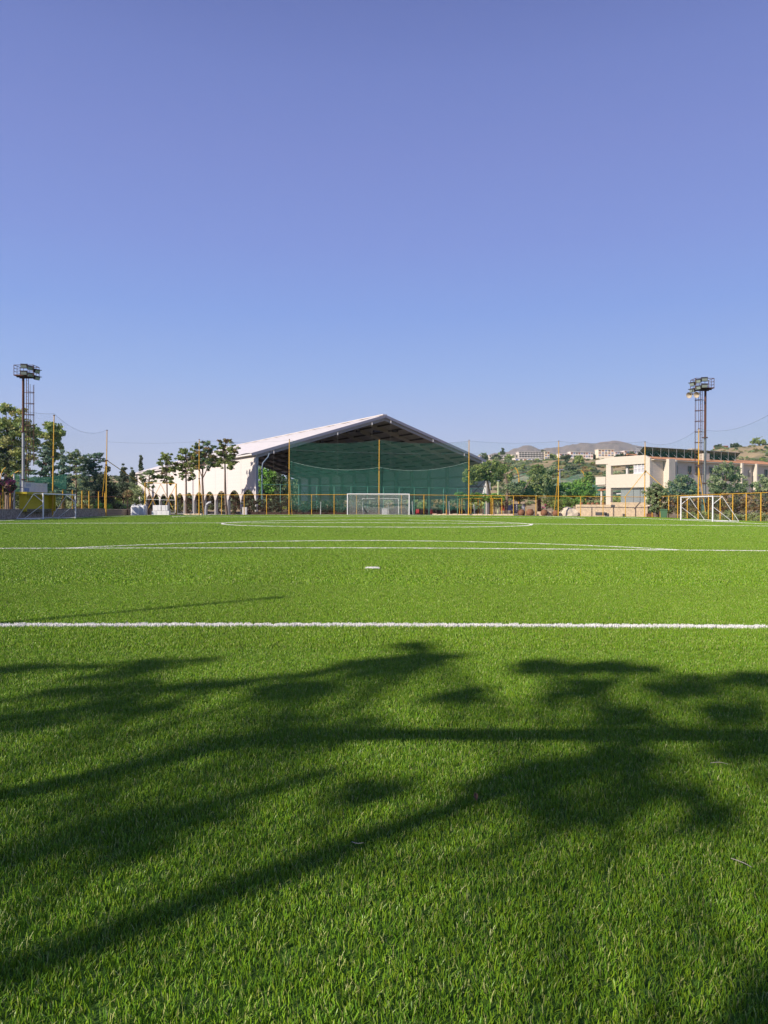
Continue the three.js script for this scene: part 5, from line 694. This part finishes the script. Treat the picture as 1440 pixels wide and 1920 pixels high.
  // scrub and dark trees over the hillside
  const r = rng(88), shrub = leaves(5001, [[0, 0.8, 0, 1.3, 0.9, 1.3], [0.7, 0.6, 0.5, 0.8, 0.7, 0.8]], 150, 0.6, [[1, 1, 1]], { per: 12 }), n = 5200, im = new THREE.InstancedMesh(shrub, M.leaf, n), m4 = new THREE.Matrix4(), q = new THREE.Quaternion(), c = new THREE.Color(), pals = [...PAL.olive, ...PAL.pine, ...PAL.dark, ...PAL.brown];
  for (let i = 0; i < n;) { const d = 200 + r() * 620, a = -0.5 + r() * 1.1, X = a * d; if (fbm(X / 26, -d / 40 + 9, 5) > 0.5 && r() < 0.82) continue; const s = (0.7 + 1.6 * r() * r()) * (d > 600 ? 0.8 : 1); im.setMatrixAt(i, m4.compose(new THREE.Vector3(X, hillHeight(X, d) - 0.3, -d), q.setFromAxisAngle(UP, r() * 6), new THREE.Vector3(s, s * (0.7 + 0.6 * r()), s))); const pc = pals[Math.floor(r() * pals.length)]; im.setColorAt(i, c.setRGB(pc[0] * 1.1, pc[1] * 1.1, pc[2] * 1.1)); i++; }
  im.name = 'hillside_scrub'; scene.add(im); tag(im, 'dull green scrub and bushes spread over the dry hillside', 'scrub', null, 'stuff');
  for (let [x, d, h, w] of [[937, 735, 9, 3], [905, 740, 8, 4], [942, 730, 13, 1.6], [908, 728, 6, 4], [1035, 735, 12, 7], [1064, 745, 11, 5], [1085, 720, 7, 5], [1112, 735, 9, 4], [1148, 735, 13, 4], [1162, 725, 9, 6], [1184, 722, 9, 6], [930, 700, 5, 4], [955, 715, 6, 4], [1018, 738, 12, 2.5], [1348, 700, 4, 3], [1380, 690, 4, 4], [1425, 680, 8, 6], [1060, 640, 8, 6], [1085, 560, 7, 5]]) { const X = hx(x, d); if (x > 1030 && x < 1200) { h *= 0.62; w *= 0.7; } tree('hill_tree', 'dark rounded tree between the houses on the hill', { X, d, y: hillHeight(X, d) - 0.5, trunk: [[0, 0, 0, 0.4], [0, h * 0.4, 0, 0.3], [0, h * 0.7, 0, 0.1]], blobs: [[0, h * 0.68, 0, w, h * 0.34, w], [w * 0.5, h * 0.45, 0, w * 0.8, h * 0.3, w], [-w * 0.5, h * 0.42, 0, w * 0.8, h * 0.28, w]], n: 900, size: 1.0, pal: [PAL.dark, PAL.pine][Math.round(x) % 2] }, 'trees among the hill houses'); }
}
// ---------------------------------------------------------------- trees behind the near goal, out of the picture: their shade falls on the pitch
{
  const kX = SX / Math.tan(SUN_EL), kD = SD / Math.tan(SUN_EL);
  const cast = (x, y, h) => { const d = 1320 / (y - 949.8), X = (x - 710.7) * d / F; return [X - h * kX, d - h * kD, h]; };   // the point at height h whose shadow falls there
  const stems = [[-6.77, -3.2, 6.0], [-8.1, -3.6, 5.9], [-5.06, -3.2, 6.2], [-10.4, -3.0, 6.0]];
  const spots = [[3, 60, 1262, 150, 22, 6.6], [3, 190, 1290, 120, 14, 6.5], [3, 40, 1350, 90, 16, 6.2], [1, 330, 1250, 110, 14, 6.9], [1, 420, 1285, 110, 12, 6.5], [1, 640, 1262, 130, 26, 6.8], [0, 560, 1300, 60, 12, 6.4], [0, 760, 1245, 70, 14, 7.0], [0, 830, 1232, 40, 6, 7.2], [0, 780, 1212, 30, 6, 7.4], [1, 260, 1320, 110, 12, 6.2], [1, 620, 1365, 110, 22, 5.8], [1, 500, 1395, 120, 14, 5.6],
    [2, 1030, 1252, 100, 12, 7.2], [2, 1160, 1245, 110, 10, 7.3], [2, 1100, 1290, 60, 24, 6.9], [2, 1180, 1342, 60, 14, 6.4], [2, 1370, 1268, 110, 12, 7.2], [2, 1290, 1290, 70, 8, 6.9], [2, 1390, 1330, 60, 14, 6.6], [2, 880, 1300, 70, 10, 6.9],
    [0, 1150, 1425, 150, 20, 5.9, 0.75], [0, 980, 1460, 100, 14, 5.7], [0, 1260, 1480, 130, 22, 5.7, 0.4], [0, 1340, 1530, 80, 18, 5.5, 0.3], [0, 1130, 1520, 110, 14, 5.6, 0.5], [2, 1420, 1400, 60, 14, 6.0], [0, 700, 1480, 70, 14, 5.5, 0.5], [1, 330, 1530, 110, 24, 5.2, 0.5], [1, 200, 1580, 110, 24, 5.0, 0.5]];
  const fr = rng(321);
  stems.forEach(([X, d, h], k) => {
    const y0 = -0.4, blobs = spots.filter((s) => s[0] === k).flatMap(([, x, y, rx, ry, hh, w = 1]) => Array.from({ length: Math.round(8 * w) }, () => [x + (fr() - 0.5) * 1.7 * rx, y + (fr() - 0.5) * 1.8 * ry, rx * (0.1 + 0.26 * fr()), ry * (0.12 + 0.25 * fr()), hh + (fr() - 0.5) * 0.4])).map(([x, y, rx, ry, hh]) => { const p = cast(x, y, hh), dd = 1320 / (y - 949.8); return [p[0] - X, p[2] - y0, -(p[1] - d), rx * dd / F, Math.max(0.03, ry * dd * dd / 1320 * 0.5), Math.max(0.04, ry * dd * dd / 1320 * 0.6)]; });
    if (!blobs.length) return;
    tree('goal_tree', ['slim bare-stemmed tree with spread crown behind the near goal', 'slim twin-crowned tree beside it behind the near goal', 'slim tree with the highest crown behind the near goal', 'slim tree with a low thin crown behind the near goal'][k], { X, d, y: y0, trunk: [[0, 0, 0, 0.11], [0.02, h * 0.5, 0, 0.085], [0, h + 0.4, 0, 0.05]], blobs, n: Math.round(blobs.length * 30), size: 0.06, twig: 0.007, pal: PAL.pine, bark: M.barkPale, opt: { tight: 0.45, per: 7, hollow: 0 } }, 'slim trees behind the near goal');
  });
}
// gum trees on the bank before the dugout, out of the picture: they shade the dugout and the portable goal
for (const [X, d, h, w, label] of [[-38.5, 49.5, 9.5, 3.6, 'broad gum tree on the bank before the portable goal'], [-39.5, 55.5, 10.5, 3.8, 'tall gum tree on the bank before the dugout'], [-41.5, 60.5, 11, 3.4, 'gum tree on the bank beside the dugout sign']]) tree('gum_tree', label, { X, d, y: 0.4, trunk: [[0, 0, 0, 0.3], [0.2, 3, 0, 0.24], [0, 6, 0, 0.12]], blobs: [[0, h * 0.75, 0, w, h * 0.2, w], [w * 0.4, h * 0.6, 0.5, w * 0.8, h * 0.2, w * 0.8], [-w * 0.4, h * 0.55, -0.5, w * 0.8, h * 0.2, w * 0.8], [0.3, h * 0.45, 0.4, w * 0.8, h * 0.2, w * 0.8]], n: 4200, size: 0.26, pal: PAL.gum, bark: M.barkPale });
// ---------------------------------------------------------------- litter on the turf
{
  const at = (x, y) => { const d = 1320 / (y - 949.8); return [hx(x, d), d, 0.024]; };
  const leaf = thing('dry_leaf', 'small curled brown leaf lying on the turf', 'leaf', at(896, 1511)); part('blade', grid((u, v) => [(u - 0.5) * 0.014 * Math.sin(Math.PI * (0.1 + 0.85 * v)), 0.004 + 0.012 * v + 0.008 * (u - 0.5) ** 2 * 4, -0.028 * v], 4, 6), mat(0.2, 0.11, 0.06, 0.8), leaf);
  const needle = (label, x, y, pts, c) => { const n = thing('plant_stalk', label, 'stalk', at(x, y)); part('stalk', limb(pts, [0.0012, 0.0014, 0.0008], 5), c, n); };
  const pale = mat(0.38, 0.34, 0.28, 0.8);
  needle('short curved pale stalk lying on the turf beside a trunk shadow', 672, 1590, [[-0.016, 0.004, -0.004], [0, 0.002, 0.002], [0.018, 0.004, 0.002]], pale); needle('long flat pale stalk lying on the turf', 1354, 1438, [[-0.034, 0.004, -0.002], [0, 0.008, 0], [0.03, 0.004, 0.008]], pale); needle('thin straight pale stalk lying aslant on the turf', 1402, 1632, [[-0.02, 0.006, -0.03], [0, 0.008, 0], [0.012, 0.006, 0.02]], pale);
}
scene.traverse((o) => { if (o.isMesh) { o.castShadow = true; o.receiveShadow = true; } });
renderer.render(scene, camera);
